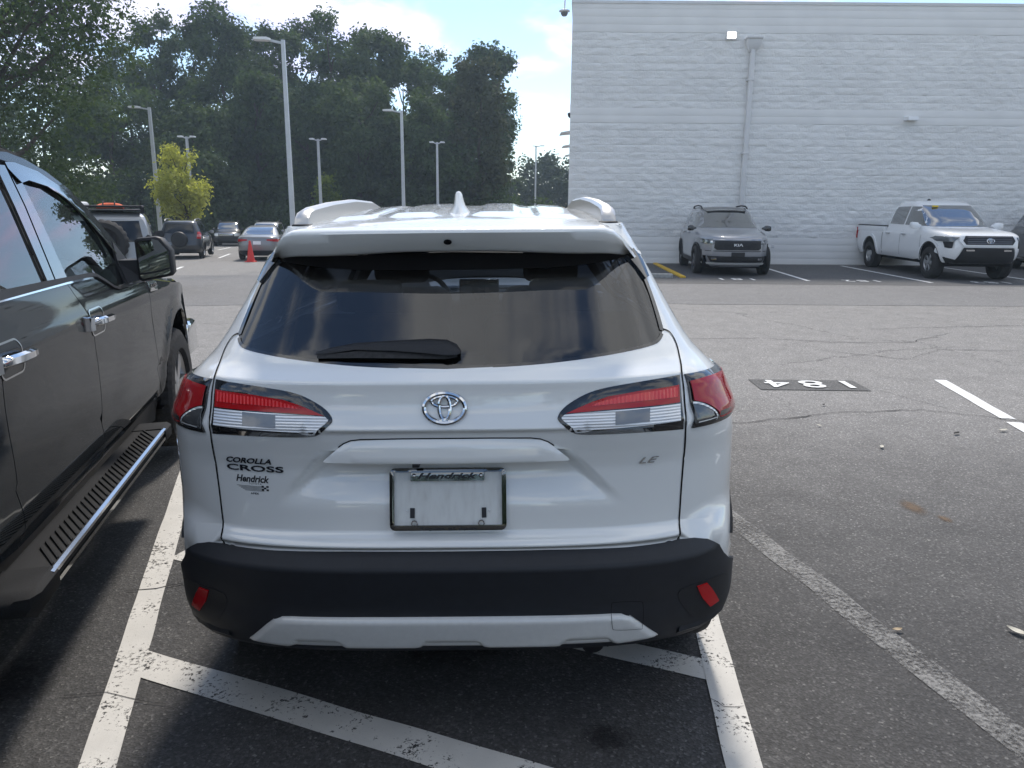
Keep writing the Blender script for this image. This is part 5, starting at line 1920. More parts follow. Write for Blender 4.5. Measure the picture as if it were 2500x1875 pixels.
# chrome pull handles in their cups
for yc, zc in ((2.74, 1.112), (3.69, 1.104)):
    L_ = .27 if yc < 3 else .27
    cup = rounded(yc - .045, yc + .145, zc - .062, zc + .050, .03)
    hd_ = patch('handle_cup', cup, tside, 'truck_grey', trk, .0015, .0, .03, ctr=TC)
    ribbon('cup_edge', cup + cup[:1], tside, .007, 'chrome_dim', hd_, .003, ctr=TC)
    secs = []
    for y, o_, h in ((-.10, .012, .016), (-.09, .032, .021), (-.055, .046, .023), (.0, .052, .023), (.08, .052, .022), (.135, .046, .019), (.152, .03, .014)):
        x0 = TXZ(zc)
        zz = zc + y * -.02
        secs.append([(x0 + o_, yc + y, zz - h * .55), (x0 + o_ + .010, yc + y, zz - h * .2), (x0 + o_ + .008, yc + y, zz + h * .7), (x0 + o_ - .006, yc + y, zz + h), (x0 + o_ - .020, yc + y, zz + h * .5), (x0 + o_ - .020, yc + y, zz - h * .5)])
    loft('door_handle', secs, 'chrome', trk, sharp=50)
    loft('handle_bezel', [[(TXZ(zc) - .005, yc + y, zc - .03), (TXZ(zc) + o_, yc + y, zc - .026), (TXZ(zc) + o_, yc + y, zc + .03), (TXZ(zc) - .005, yc + y, zc + .034)] for y, o_ in ((-.135, .012), (-.125, .03), (-.10, .034))], 'chrome', trk)

# fender badge
bg_ = patch('fender_badge', [(4.76, 1.122), (4.93, 1.115), (4.965, 1.16), (4.93, 1.172), (4.77, 1.178)], tside, 'chrome_dim', trk, .005, .004, .04, ctr=TC)
lettering('badge_lettering', 'F-150', lambda x, y, d: (TXZ(1.15) + .012 + d, 4.775 + x, 1.142 + y - x * .03), 'gloss_black', bg_, .034, .145, bold=.0006, extrude=.002)

# door mirror: housing, glass, spotter
hz = [(.040, 1.225), (.055, 1.217), (.195, 1.245), (.205, 1.257), (.203, 1.372), (.160, 1.436), (.135, 1.443), (.045, 1.434), (.034, 1.425)]
cx_, cz_ = .12, 1.33
secs = []
for y, k in ((4.405, .96), (4.41, 1.03), (4.45, 1.06), (4.52, 1.0), (4.57, .82), (4.60, .55)):
    secs.append([(cx_ + (a - cx_) * k, y, cz_ + (b - cz_) * k) for a, b in hz])
mr_ = loft('door_mirror', secs, 'black_plastic', trk, sharp=50)
mg = [(cx_ + (a - cx_) * .90, cz_ + (b - cz_) * .90) for a, b in hz]
sp_ = lambda x, z: (x, 4.403 + .03 * (x - .12), z)
patch('mirror_glass', [(x, z) for x, z in mg if True], sp_, 'mirror_glass', mr_, .002, .0, .03, ctr=(0.12, 5, 1.3))
ribbon('glass_split', [(.045, 1.252), (.12, 1.262), (.196, 1.283)], sp_, .010, 'black_plastic', mr_, .003, ctr=(0.12, 5, 1.3))
patch('spotter_glass', [(.118, 1.438), (.150, 1.428), (.190, 1.375), (.160, 1.362), (.128, 1.375)], sp_, 'lens_grey', mr_, .0026, 0, .03, ctr=(0.12, 5, 1.3))
loft('mirror_arm', [[(-.06, 4.36, 1.20), (-.06, 4.58, 1.20), (-.07, 4.56, 1.325), (-.07, 4.40, 1.325)], [(.06, 4.42, 1.225), (.06, 4.55, 1.225), (.06, 4.54, 1.325), (.06, 4.42, 1.325)]], 'black_plastic', mr_)
mir2 = loft('door_mirror', [[(2 * TW - a, b, c) for a, b, c in s_] for s_ in secs], 'black_plastic', trk, sharp=50)

# roof, windscreen, bonnet, nose, bed
def troof(x, y):
    u = abs(x - TW) / .78
    return (x, y, float(np.interp(y, [2.35, 2.6, 3.0, 3.4, 3.8, 4.1], [1.86, 1.905, 1.925, 1.925, 1.89, 1.80])) - .085 * u ** 3.2)


patch('roof', [(TW - .775, 2.38), (TW + .775, 2.38), (TW + .765, 3.5), (TW + .745, 3.85), (TW + .70, 4.08), (TW - .70, 4.08), (TW - .745, 3.85), (TW - .765, 3.5)], troof, 'truck_grey', trk, 0, .05, .09, ctr=(TW, 3.2, 0))
for s in (1, -1):
    ribbon('roof_ditch', [(TW + s * .735, y) for y in (2.45, 2.8, 3.2, 3.6, 3.9)], troof, .03, 'black_plastic', trk, .004, ctr=(TW, 3.2, 0))
wsf = lambda x, z: (x, 4.08 + (1.80 - z) * 1.0 - .10 * ((x - TW) / .8) ** 2 + .10, z)
patch('windscreen', [(TW - .86, 1.16), (TW + .86, 1.16), (TW + .70, 1.79), (TW - .70, 1.79)], wsf, 'clear_glass', trk, 0, 0, .1, ctr=TC)
hoodf = lambda x, y: (x, y, 1.205 - .13 * sm(4.6, 6.3, y) - .07 * (abs(x - TW) / .95) ** 4 + .02 * sm(.25, .4, abs(x - TW)))
patch('bonnet', [(TW - .93, 4.62), (TW + .93, 4.62), (TW + .90, 5.5), (TW + .84, 6.15), (TW - .84, 6.15), (TW - .90, 5.5)], hoodf, 'truck_grey', trk, 0, .05, .1, ctr=(TW, 5, 0))
loft('front_end', [[(TW + s * w, y, z) for s, y in ((-1, 6.15), (1, 6.15), (.92, 6.36), (-.92, 6.36))] for z, w in ((.55, .90), (.62, .93), (1.0, .90), (1.06, .86))], 'truck_grey', trk)
box('front_bumper', (TW - .93, TW + .93, 6.1, 6.46, .48, .74), 'chrome', trk, .04)
box('rear_bumper', (TW - .95, TW + .95, .26, .46, .48, .70), 'chrome', trk, .04)
box('tailgate', (TW - .80, TW + .80, .40, .46, .70, 1.31), 'truck_grey', trk, .02)
box('bed_floor', (TW - .85, TW + .85, .45, 2.36, .78, .82), 'trim_dark', trk)
bk = lambda x, z: (x, 2.40 + .10 * (z - 1.3), z)
patch('rear_glass', [(TW - .70, 1.36), (TW + .70, 1.36), (TW + .64, 1.78), (TW - .64, 1.78)], bk, 'privacy_glass', trk, .004, 0, .2, ctr=TC)
patch('cab_back', [(TW - .93, .82), (TW + .93, .82), (TW + .90, 1.3), (TW + .76, 1.86), (TW - .76, 1.86), (TW - .90, 1.3)], bk, 'truck_grey', trk, 0, .02, .2, holes=[[(TW - .70, 1.36), (TW + .70, 1.36), (TW + .64, 1.78), (TW - .64, 1.78)]], ctr=TC)
box('chassis', (TW - .55, TW + .55, .5, 6.1, .34, .60), 'dark_gap', trk)
# cabin
box('cabin_floor', (TW - .86, TW + .86, 2.45, 4.6, .58, .66), 'trim_dark', trk)
for x in (-.42, .42):
    sb = box('front_seat', (TW + x - .27, TW + x + .27, 3.42, 3.58, .70, 1.38), 'seat_mid', trk, .07)
    box('head_restraint', (TW + x - .14, TW + x + .14, 3.40, 3.50, 1.42, 1.62), 'seat_mid', sb, .04)
    box('seat_cushion', (TW + x - .27, TW + x + .27, 3.5, 4.05, .66, .86), 'seat_mid', sb, .06)
    sb = box('rear_seat', (TW + x - .36, TW + x + .36, 2.48, 2.62, .70, 1.36), 'seat_mid', trk, .06)
db = box('dashboard', (TW - .84, TW + .84, 4.26, 4.75, .80, 1.15), 'trim_dark', trk, .05)
V, F = tube_geo([(.19 * math.cos(a), 0, .19 * math.sin(a)) for a in [2 * math.pi * k / 28 for k in range(28)]], .017, 8, False, True, (0, 1, 0))
o = mesh_obj('steering_wheel', V, F, 'trim_dark', db); o.location = (TW - .42, 4.10, 1.14); o.rotation_euler = (R(-24), 0, 0)
# ------------------------------------------------------------------ cars parked farther off
def prof(o, f):
    return [(a + 0, b) for a, b in f]


def base_car(name, label, cat_, loc, rz, sh, zs, paint, group=None, nr=10):
    t = empty(name, (loc[0], loc[1], loc[2] if len(loc) > 2 else gz(loc[0], loc[1])), rz, label, cat_, group)
    V, F = sh.rings(zs, nr, 10, 14)
    o = mesh_obj('body', V, F, paint, t, sharp=32)
    return t


def side_glass(t, sh, polys, m='far_glass', off=.004, ctr=(0, 2.3, 1.0), name='side_window'):
    for pl in polys:
        for s in (1, -1):
            patch(name, pl, (lambda y, z, s=s: sh.side(y, z, s)), m, t, off, .004, .10, ctr=ctr)


def arches(t, sh, ys, zc, r, flare=None, fm='black_plastic', ctr=(0, 2.3, 1.0), zmin=.0):
    for y in ys:
        for s in (1, -1):
            f = lambda a, b, s=s: sh.side(a, max(b, sh_z0(sh)), s)
            half = [(a, b) for a, b in arc(y, zc, r, 180, 0, 14)]
            patch('wheel_arch', half + [(y + r, zc - .10), (y - r, zc - .10)], f, 'dark_gap', t, .003, 0, .12, ctr=ctr)
            if flare:
                ring = arc(y, zc, r, 180, 0, 16) + list(reversed(arc(y, zc, r + flare, 180, 0, 16)))
                patch('arch_flare', ring, f, fm, t, .022, .024, .08, ctr=ctr)


def sh_z0(sh):
    return getattr(sh, 'z0', .2)


def door_lines(t, sh, ys, z0, z1, ctr=(0, 2.3, 1.0), m='dark_gap'):
    for y in ys:
        for s in (1, -1):
            ribbon('door_seam', [(y, z0 + (z1 - z0) * k / 5) for k in range(6)], (lambda a, b, s=s: sh.side(a, b, s)), .010, m, t, .003, ctr=ctr)


def handles(t, sh, ys, z, m):
    for y in ys:
        for s in (1, -1):
            x = sh.side(y, z, 1)[0]
            box('door_handle', (min(s * x, s * (x + .035)), max(s * x, s * (x + .035)), y - .10, y + .10, z - .018, z + .018), m, t, .01)


def mirrors(t, x, y, z, m, sz=1.):
    for s in (1, -1):
        secs = []
        for dx, k in ((-.06, .25), (.0, .55), (.03, .95), (.12, 1.), (.17, .75)):
            secs.append([(s * (x + dx * sz), y + a * k * sz + .03 * dx, z + b * k * sz) for a, b in ((-.07, -.06), (.05, -.07), (.08, .0), (.05, .07), (-.05, .08), (-.08, .02))])
        loft('door_mirror', secs, m, t, sharp=50)


def four_wheels(t, xs, ys, r, wd, rim_r, spokes=5, rim='alloy', two=False):
    w0 = None
    for y in ys:
        for s in (1, -1):
            wheel(t, s * xs, y, r, r, wd, s, rim_r, spokes, rim, seg=36, two=two)


def under(t, w, y0, y1, z0=.2, z1=.5):
    box('underbody', (-w, w, y0, y1, z0, z1), 'dark_gap', t)


def bars(t, poly, fmap, n, m, name, off, ctr, z0, z1, x):
    for k in range(n):
        z = z0 + (z1 - z0) * (k + .5) / n
        ribbon(name, [(-x(z) + 2 * x(z) * i / 10, z) for i in range(11)], fmap, (z1 - z0) / n * .55, m, t, off, ctr=ctr)


# ---- grey mid-size SUV against the wall, front toward the viewer
def grey_suv():
    sh = Shell(pchip([(.22, .2), (.5, .03), (.8, .0), (1.0, .05), (1.2, .22), (1.5, .45), (1.66, .68)]),
               pchip([(.22, 4.62), (.30, 4.72), (.42, 4.79), (.60, 4.80), (.80, 4.79), (.92, 4.75), (.98, 4.66), (1.03, 4.42), (1.08, 4.05), (1.12, 3.72), (1.16, 3.60), (1.4, 3.10), (1.60, 2.62), (1.66, 2.35)]),
               pchip([(.22, .86), (.3, .91), (.5, .945), (.9, .945), (1.0, .935), (1.08, .905), (1.14, .85), (1.3, .80), (1.5, .725), (1.62, .655), (1.66, .60)]), .9, 2.0, 3.2, 3.6)
    t = base_car('crossover_suv', 'steel grey SUV with black roof facing forward against the white wall', 'car', (5.98, 23.72), R(180 - 5.5), sh, [.24, .28, .34, .45, .6, .75, .85, .92, .95, .98, 1.0, 1.02, 1.04, 1.06, 1.08, 1.1, 1.12, 1.14, 1.16, 1.22, 1.3, 1.4, 1.5, 1.58, 1.63, 1.66], 'steel_grey')
    C = (0, 2.3, .9)
    f = sh.front
    patch('windshield', [(-.66, 1.17), (.66, 1.17), (.56, 1.585), (-.56, 1.585)], f, 'far_glass', t, .006, .004, .1, ctr=C)
    box('dealer_tag', (.36, .50, 2.62, 2.66, 1.555, 1.585), 'yellow_tag', t)
    patch('black_roof', [(-.58, .8), (.58, .8), (.57, 2.4), (.50, 2.72), (-.50, 2.72), (-.57, 2.4)], lambda x, y: (x, y, 1.69 - .035 * (x / .6) ** 2 - .10 * sm(2.1, 2.75, y) ** 1.2), 'black_car', t, .02, .03, .15, ctr=(0, 2, 0))
    for s in (1, -1):
        tube('roof_rail', [(s * .60, y, z) for y, z in ((.75, 1.66), (.9, 1.71), (1.6, 1.735), (2.2, 1.715), (2.42, 1.66))], .02, 'black_plastic', t, 8)
        patch('headlight', [(s * .56, .885), (s * .86, .915), (s * .90, .86), (s * .88, .80), (s * .58, .785), (s * .54, .83)], f, 'head_lens', t, .008, .01, .06, ctr=C)
        for k in range(3):
            patch('lamp_unit', rounded(s * (.62 + .085 * k) - .03, s * (.62 + .085 * k) + .03, .825, .868, .012), f, 'chrome_dim', t, .013, .004, .05, ctr=C)
        patch('air_curtain', [(s * .80, .64), (s * .925, .68), (s * .93, .50), (s * .88, .40), (s * .80, .44)], f, 'black_plastic', t, .006, .01, .06, ctr=C)
    gr = patch('grille', [(-.56, .70), (-.50, .655), (.50, .655), (.56, .70), (.545, .875), (-.545, .875)], f, 'black_plastic', t, .010, .015, .08, ctr=C)
    for k in range(11):
        for j in range(3):
            x = -.46 + .092 * k + (.046 if j % 2 else 0)
            z = .70 + j * .062
            if abs(x) < .50:
                patch('grille_cell', ellipse(x, z, .034, .020, 6), f, 'trim_dark', gr, .014, .003, .06, ctr=C)
    lettering('grille_badge', 'KIΛ', lambda x, y, d: (.105 - x, f(0, .78)[1] + .016 + d, .748 + y), 'lamp_white', gr, .085, .21, bold=.002, extrude=.004)
    patch('hood_trim', [(-.56, .893), (.56, .893), (.55, .905), (-.55, .905)], f, 'chrome_dim', t, .010, .01, .08, ctr=C)
    lo = patch('lower_intake', [(-.62, .36), (.62, .36), (.70, .50), (-.70, .50)], f, 'black_plastic', t, .008, .015, .08, ctr=C)
    for x in (-.55, .55):
        patch('fog_lamp', rounded(x - .06, x + .06, .41, .46, .015), f, 'chrome_dim', t, .014, .006, .05, ctr=C)
    patch('plate_bracket', rounded(-.16, .16, .49, .60, .01), f, 'black_plastic', t, .022, .02, .08, ctr=C)
    patch('skid_trim', [(-.86, .295), (.86, .295), (.88, .335), (-.88, .335)], f, 'satin_silver', t, .014, .02, .08, ctr=C)
    ribbon('bumper_crease', [(-.88 + .176 * k, .625 + .0 * k) for k in range(11)], f, .012, 'dark_gap', t, .004, ctr=C)
    side_glass(t, sh, [[(2.45, 1.18), (3.38, 1.16), (3.0, 1.40), (2.55, 1.555), (2.42, 1.555)], [(1.50, 1.19), (2.38, 1.18), (2.36, 1.555), (1.52, 1.54)], [(.62, 1.22), (1.42, 1.195), (1.44, 1.53), (1.1, 1.49)]])
    door_lines(t, sh, (1.48, 2.42, 3.55), .40, 1.15)
    handles(t, sh, (1.70, 2.62), 1.02, 'steel_grey')
    arches(t, sh, (.98, 3.80), .36, .40, .05)
    side_glass(t, sh, [[(1.40, .28), (3.38, .28), (3.38, .40), (1.40, .40)]], 'black_plastic', .010, name='sill_cladding')
    mirrors(t, .90, 3.30, 1.15, 'gloss_black')
    four_wheels(t, .83, (.98, 3.80), .36, .23, .25, 5, 'alloy_dark', True)
    under(t, .78, .5, 4.4)


# ---- white crew-cab pickup
def white_pickup():
    D = .32                                  # the long bed
    lowz = [.42, .46, .55, .70, .85, .95, 1.02, 1.06]
    sh = Shell(pchip([(.42, .10), (.55, .02), (.9, .0), (1.2, .02)]),
               pchip([(a, b + D) for a, b in [(.42, 5.22), (.50, 5.30), (.62, 5.36), (.75, 5.38), (.95, 5.36), (1.06, 5.30), (1.12, 5.16), (1.16, 4.9), (1.20, 4.35), (1.24, 4.0)]]),
               pchip([(.42, .86), (.5, .90), (.7, .93), (.95, .935), (1.06, .925), (1.14, .90), (1.2, .86), (1.3, .82)]), .25, 3.2 + D, 6.0, 5.0)
    sh.z0 = .42
    t = base_car('pickup_truck', 'white crew-cab pickup with dark grille facing forward by the wall', 'pickup', (11.45, 23.78), R(180 - 3.2), sh, lowz, 'white_paint_car', nr=8)
    C = (0, 2.6, .9)
    f = sh.front
    # bonnet block
    hs = Shell(lambda z: 3.3 + D, sh.yf, lambda z: sh.w(z) - .005, 3.4 + D, 3.6 + D, 8., 5.0)
    V, F = hs.rings([1.04, 1.07, 1.10, 1.12, 1.14, 1.16, 1.18, 1.20, 1.22], 6, 2, 14)
    mesh_obj('bonnet', V, F, 'white_paint_car', t, sharp=32)
    # cab
    up = lambda q: pchip([(a, b + D) for a, b in q])
    cs = Shell(up([(1.0, 1.62), (1.3, 1.64), (1.75, 1.76), (1.88, 1.88)]), up([(1.0, 4.28), (1.20, 4.20), (1.25, 4.06), (1.5, 3.66), (1.75, 3.22), (1.84, 2.98), (1.88, 2.75)]),
               pchip([(1.0, .925), (1.1, .91), (1.22, .865), (1.5, .79), (1.75, .715), (1.84, .66), (1.88, .60)]), 2.0 + D, 2.7 + D, 6., 4.)
    V, F = cs.rings([1.03, 1.1, 1.16, 1.22, 1.25, 1.35, 1.5, 1.65, 1.75, 1.80, 1.84, 1.865, 1.88], 6, 6, 12)
    mesh_obj('cab', V, F, 'white_paint_car', t, sharp=32)
    patch('windshield', [(-.70, 1.255), (.70, 1.255), (.60, 1.775), (-.60, 1.775)], cs.front, 'far_glass_blue', t, .006, .004, .1, ctr=(0, 2.2, 1.3))
    box('dealer_tag', (.30, .44, 3.26 + D, 3.30 + D, 1.735, 1.775), 'yellow_tag', t)
    CC = (0, 2.6, 1.3)
    for pl in ([(2.78, 1.275), (3.88, 1.265), (3.62, 1.48), (3.15, 1.745), (2.80, 1.75)], [(1.84, 1.29), (2.70, 1.28), (2.72, 1.75), (2.0, 1.735), (1.90, 1.66)]):
        for s in (1, -1):
            patch('side_window', pl, (lambda y, z, s=s: cs.side(y + D, z, s)), 'far_glass', t, .005, .004, .1, ctr=CC)
    gr = patch('grille', [(-.585, .955), (-.52, .865), (.52, .865), (.585, .955), (.53, 1.055), (-.53, 1.055)], f, 'black_plastic', t, .022, .02, .07, ctr=C)
    bars(gr, None, f, 4, 'alloy_dark', 'grille_bar', .030, C, .875, 1.045, lambda z: .50)
    oval_emblem(gr, lambda x, z: (x, f(x, z)[1] + .04, z), 0, .958, .082, .056, .009)
    patch('grille_surround', [(-.66, .955), (-.56, .835), (.56, .835), (.66, .955), (.60, 1.095), (-.60, 1.095)], f, 'white_paint_car', t, .016, .016, .07, holes=[[(-.585, .955), (-.52, .865), (.52, .865), (.585, .955), (.53, 1.055), (-.53, 1.055)]], ctr=C)
    li = patch('lower_intake', [(-.66, .52), (.66, .52), (.56, .80), (-.56, .80)], f, 'black_plastic', t, .014, .02, .07, ctr=C)
    bars(li, None, f, 4, 'trim_dark', 'intake_bar', .020, C, .55, .79, lambda z: .52)
    for x in (-.42, .42):
        patch('fog_lamp', rounded(x - .09, x + .09, .72, .755, .012), f, 'chrome_dim', li, .024, .004, .05, ctr=C)
    patch('front_valance', [(-.90, .43), (.90, .43), (.88, .56), (.66, .56), (.60, .52), (-.60, .52), (-.66, .56), (-.88, .56)], f, 'black_plastic', t, .010, .015, .07, ctr=C)
    for s in (1, -1):
        patch('headlight', [(s * .64, 1.03), (s * .90, 1.045), (s * .925, .985), (s * .90, .93), (s * .74, .93)], f, 'head_lens', t, .016, .015, .05, ctr=C)
        patch('cheek_vent', [(s * .74, .925), (s * .86, .925), (s * .84, .79), (s * .76, .76)], f, 'black_plastic', t, .012, .01, .05, ctr=C)
        patch('bumper_wing', [(s * .585, .80), (s * .72, .78), (s * .90, .76), (s * .90, .66), (s * .80, .56), (s * .66, .52)], f, 'white_paint_car', t, .020, .02, .06, ctr=C)
        ribbon('bed_seam', [(1.60 + D, z) for z in (.48, .65, .8, .95, 1.05)], (lambda y, z, s=s: sh.side(y, z, s)), .022, 'dark_gap', t, .003, ctr=C)
        # bed rails
        box('bed_rail', (min(s * .80, s * .925), max(s * .80, s * .925), .06, 1.60 + D, 1.05, 1.21), 'white_paint_car', t, .02)
        box('rail_cap', (min(s * .79, s * .92), max(s * .79, s * .92), .05, 1.60 + D, 1.205, 1.235), 'black_plastic', t, .01)
        box('tail_lamp', (min(s * .80, s * .93), max(s * .80, s * .93), -.01, .06, .82, 1.15), 'lens_red_dark', t, .01)
    box('bed_cover', (-.80, .80, .05, 1.60 + D, 1.10, 1.205), 'black_plastic', t, .01)
    box('cab_bulge', (-.55, .55, 1.55 + D, 1.62 + D, 1.20, 1.30), 'black_plastic', t, .02)
    door_lines(t, sh, (2.74 + D, 3.92 + D), .50, 1.05)
    for y in (1.98 + D, 2.95 + D):
        for s in (1, -1):
            x = sh.side(y, 1.03, 1)[0]
            box('door_handle', (min(s * x, s * (x + .04)), max(s * x, s * (x + .04)), y - .11, y + .11, 1.02, 1.055), 'chrome_dim', t, .012)
    arches(t, sh, (1.10, 4.42 + D), .44, .46, .09, 'white_paint_car', C)
    for y in (1.10, 4.42 + D):
        for s in (1, -1):
            half = arc(y, .44, .46, 180, 0, 14)
            patch('arch_rim', half + list(reversed(arc(y, .44, .475, 180, 0, 14))), (lambda a, b, s=s: sh.side(a, max(b, .42), s)), 'black_plastic', t, .026, .01, .1, ctr=C)
    mirrors(t, .93, 3.72 + D, 1.27, 'white_paint_car', 1.15)
    four_wheels(t, .80, (1.10, 4.42 + D), .40, .27, .22, 6, 'alloy', True)
    V, F = lathe_geo([(.05, 0), (.045, .03), (.02, .05), (.0, .055)], 12)
    o = mesh_obj('roof_antenna', V, F, 'black_plastic', t); o.location = (0, 2.1 + D, 1.905)
    under(t, .74, .3, 5.0 + D, .34, .6)
    lettering('door_badge', 'TACOMA', lambda x, y, d: (-sh.side(3.2 + D, .78)[0] - .006 - d, 3.55 + D - x, .755 + y), 'trim_dark', t, .06, .34, extrude=.002)


# ---- black SUV at the right edge, side-on behind the pickup's nose
def black_suv():
    sh = Shell(pchip([(.24, .2), (.5, .03), (.8, .0), (1.0, .05), (1.2, .2), (1.5, .5), (1.68, .8)]),
               pchip([(.24, 4.75), (.45, 4.92), (.7, 4.95), (.9, 4.90), (1.0, 4.75), (1.06, 4.3), (1.12, 3.75), (1.2, 3.55), (1.4, 3.1), (1.62, 2.5), (1.68, 2.2)]),
               pchip([(.24, .86), (.3, .92), (.5, .96), (.9, .96), (1.05, .93), (1.14, .87), (1.3, .81), (1.5, .74), (1.64, .66), (1.68, .60)]), .9, 2.0, 3.2, 3.6)
    t = base_car('crossover_suv', 'black SUV with roof rack cut off by the right edge, beyond the white pickup', 'car', (15.9, 23.6), R(180 - 14), sh, [.24, .3, .45, .6, .75, .9, .98, 1.02, 1.06, 1.1, 1.14, 1.2, 1.3, 1.4, 1.5, 1.6, 1.65, 1.68], 'black_car')
    C = (0, 2.3, .9)
    patch('windshield', [(-.68, 1.20), (.68, 1.20), (.57, 1.59), (-.57, 1.59)], sh.front, 'far_glass', t, .006, .004, .1, ctr=C)
    side_glass(t, sh, [[(2.5, 1.19), (3.4, 1.17), (3.0, 1.42), (2.55, 1.57), (2.45, 1.57)], [(1.5, 1.2), (2.4, 1.19), (2.38, 1.57), (1.52, 1.55)], [(.68, 1.24), (1.42, 1.205), (1.44, 1.54), (1.1, 1.5)]])
    for s in (1, -1):
        ribbon('window_trim', [(.95, 1.52), (1.4, 1.575), (2.0, 1.592), (2.55, 1.592), (3.02, 1.44), (3.42, 1.19)], (lambda y, z, s=s: sh.side(y, z, s)), .022, 'chrome_dim', t, .006, ctr=C)
        tube('roof_rail', [(s * .62, y, z) for y, z in ((.85, 1.69), (1.0, 1.76), (2.3, 1.76), (2.45, 1.69))], .02, 'black_plastic', t, 8)
        patch('headlight', [(s * .55, .90), (s * .88, .92), (s * .90, .82), (s * .58, .80)], sh.front, 'head_lens', t, .008, .01, .06, ctr=C)
    for y in (1.2, 2.1):
        box('rack_bar', (-.80, .80, y - .03, y + .03, 1.80, 1.825), 'black_plastic', t, .008)
        for s in (1, -1):
            box('rack_foot', (s * .62 - .04, s * .62 + .04, y - .05, y + .05, 1.74, 1.80), 'black_plastic', t, .01)
    patch('grille', [(-.5, .60), (.5, .60), (.55, .88), (-.55, .88)], sh.front, 'gloss_black', t, .008, .01, .08, ctr=C)
    door_lines(t, sh, (1.48, 2.42, 3.6), .40, 1.15)
    handles(t, sh, (1.7, 2.62), 1.03, 'black_car')
    arches(t, sh, (1.0, 3.9), .37, .41, .05)
    mirrors(t, .92, 3.30, 1.18, 'black_car')
    four_wheels(t, .84, (1.0, 3.9), .37, .24, .25, 5, 'alloy', True)
    side_glass(t, sh, [[(1.45, .28), (3.45, .28), (3.45, .36), (1.45, .36)]], 'alloy', .014, name='sill_strip')
    under(t, .78, .5, 4.5)


# ---- rear-facing cars of the left-hand rows
def spare(t, y, z, r, wd, m, hub=None, tread=False, cover=False):
    h = wd
    if cover:
        pr = [(.0, -h), (r * .55, -h), (r * .80, -h * .96), (r * .93, -h * .86), (r, -h * .6), (r, 0), (r * .6, .02)]
        V, F = lathe_geo(pr, 40, 'y')
    else:
        pr = [(.0, -h * .72), (.16, -h * .74), (.24, -h * .62), (.27, -h * .86), (.30, -h), (r * .86, -h), (r * .965, -h * .84), (r, -h * .6), (r, -h * .1), (r * .9, 0), (r * .5, .02)]
        V, F = lathe_geo(pr, 66, 'y', (lambda s_, k, rr: rr * .955 if (k in (6, 7, 8) and s_ % 3 == 0) else rr))
    o = mesh_obj('spare_wheel', V, F, m, t, sharp=40)
    fix_normals(o)
    o.location = (0, y, z)
    if hub:
        V, F = lathe_geo([(.0, -.03), (.035, -.028), (.05, -.01), (.05, .02)], 16, 'y')
        h_ = mesh_obj('hub_cap', V, F, hub, o)
        h_.location = (0, -h * .72, 0)
    return o


def dark_spare_suv():
    sh = Shell(pchip([(.28, .12), (.45, .02), (.60, .0), (.72, .03), (.95, .07), (1.15, .12), (1.4, .24), (1.6, .36), (1.66, .55)]),
               pchip([(.28, 4.1), (.6, 4.25), (.85, 4.2), (.95, 4.0), (1.05, 3.4), (1.2, 3.1), (1.6, 2.35), (1.66, 2.1)]),
               pchip([(.28, .82), (.4, .88), (.7, .91), (.95, .905), (1.05, .88), (1.2, .82), (1.45, .73), (1.6, .67), (1.66, .60)]), .7, 2.0, 4.2, 3.2)
    t = base_car('spare_wheel_suv', 'dark compact SUV with a covered spare wheel on its back, below the yellow tree', 'car', (-14.75, 34.2), R(13), sh, [.30, .36, .45, .6, .66, .72, .85, .95, 1.05, 1.15, 1.3, 1.45, 1.55, 1.62, 1.66], 'navy')
    C = (0, 2., .9)
    f = sh.rear
    patch('rear_window', [(-.62, 1.13), (.62, 1.13), (.55, 1.52), (-.55, 1.52)], f, 'far_glass_dark', t, .006, .004, .1, ctr=C)
    spare(t, .06, .86, .345, .24, 'black_plastic', cover=True)
    for s in (1, -1):
        a = patch('tail_lamp', [(s * .70, .90), (s * .86, .88), (s * .86, 1.08), (s * .80, 1.20), (s * .73, 1.18)], f, 'lens_red', t, .012, .012, .06, ctr=C)
        patch('lamp_band', [(s * .71, .98), (s * .86, .96), (s * .86, 1.06), (s * .72, 1.08)], f, 'lens_pink', a, .016, .004, .06, ctr=C)
        tube('roof_rail', [(s * .62, y, z) for y, z in ((.45, 1.66), (.6, 1.72), (1.5, 1.745), (2.1, 1.70))], .022, 'silver', t, 8)
    patch('rear_bumper', [(-.9, .32), (.9, .32), (.9, .60), (-.9, .60)], f, 'black_car', t, .02, .03, .1, ctr=C)
    patch('number_plate', rounded(-.62, -.32, .62, .75, .01), f, 'lens_grey', t, .03, .01, .1, ctr=C)
    side_glass(t, sh, [[(.62, 1.15), (1.05, 1.13), (1.05, 1.52), (.72, 1.52)], [(1.12, 1.13), (1.9, 1.12), (1.9, 1.53), (1.12, 1.53)], [(1.97, 1.12), (2.95, 1.12), (2.55, 1.4), (2.25, 1.53), (1.97, 1.53)]], ctr=C)
    arches(t, sh, (.80, 3.35), .35, .40, .04, ctr=C)
    mirrors(t, .88, 2.85, 1.12, 'silver')
    four_wheels(t, .78, (.80, 3.35), .35, .225, .22, 5)
    under(t, .74, .4, 4.0, .24, .5)


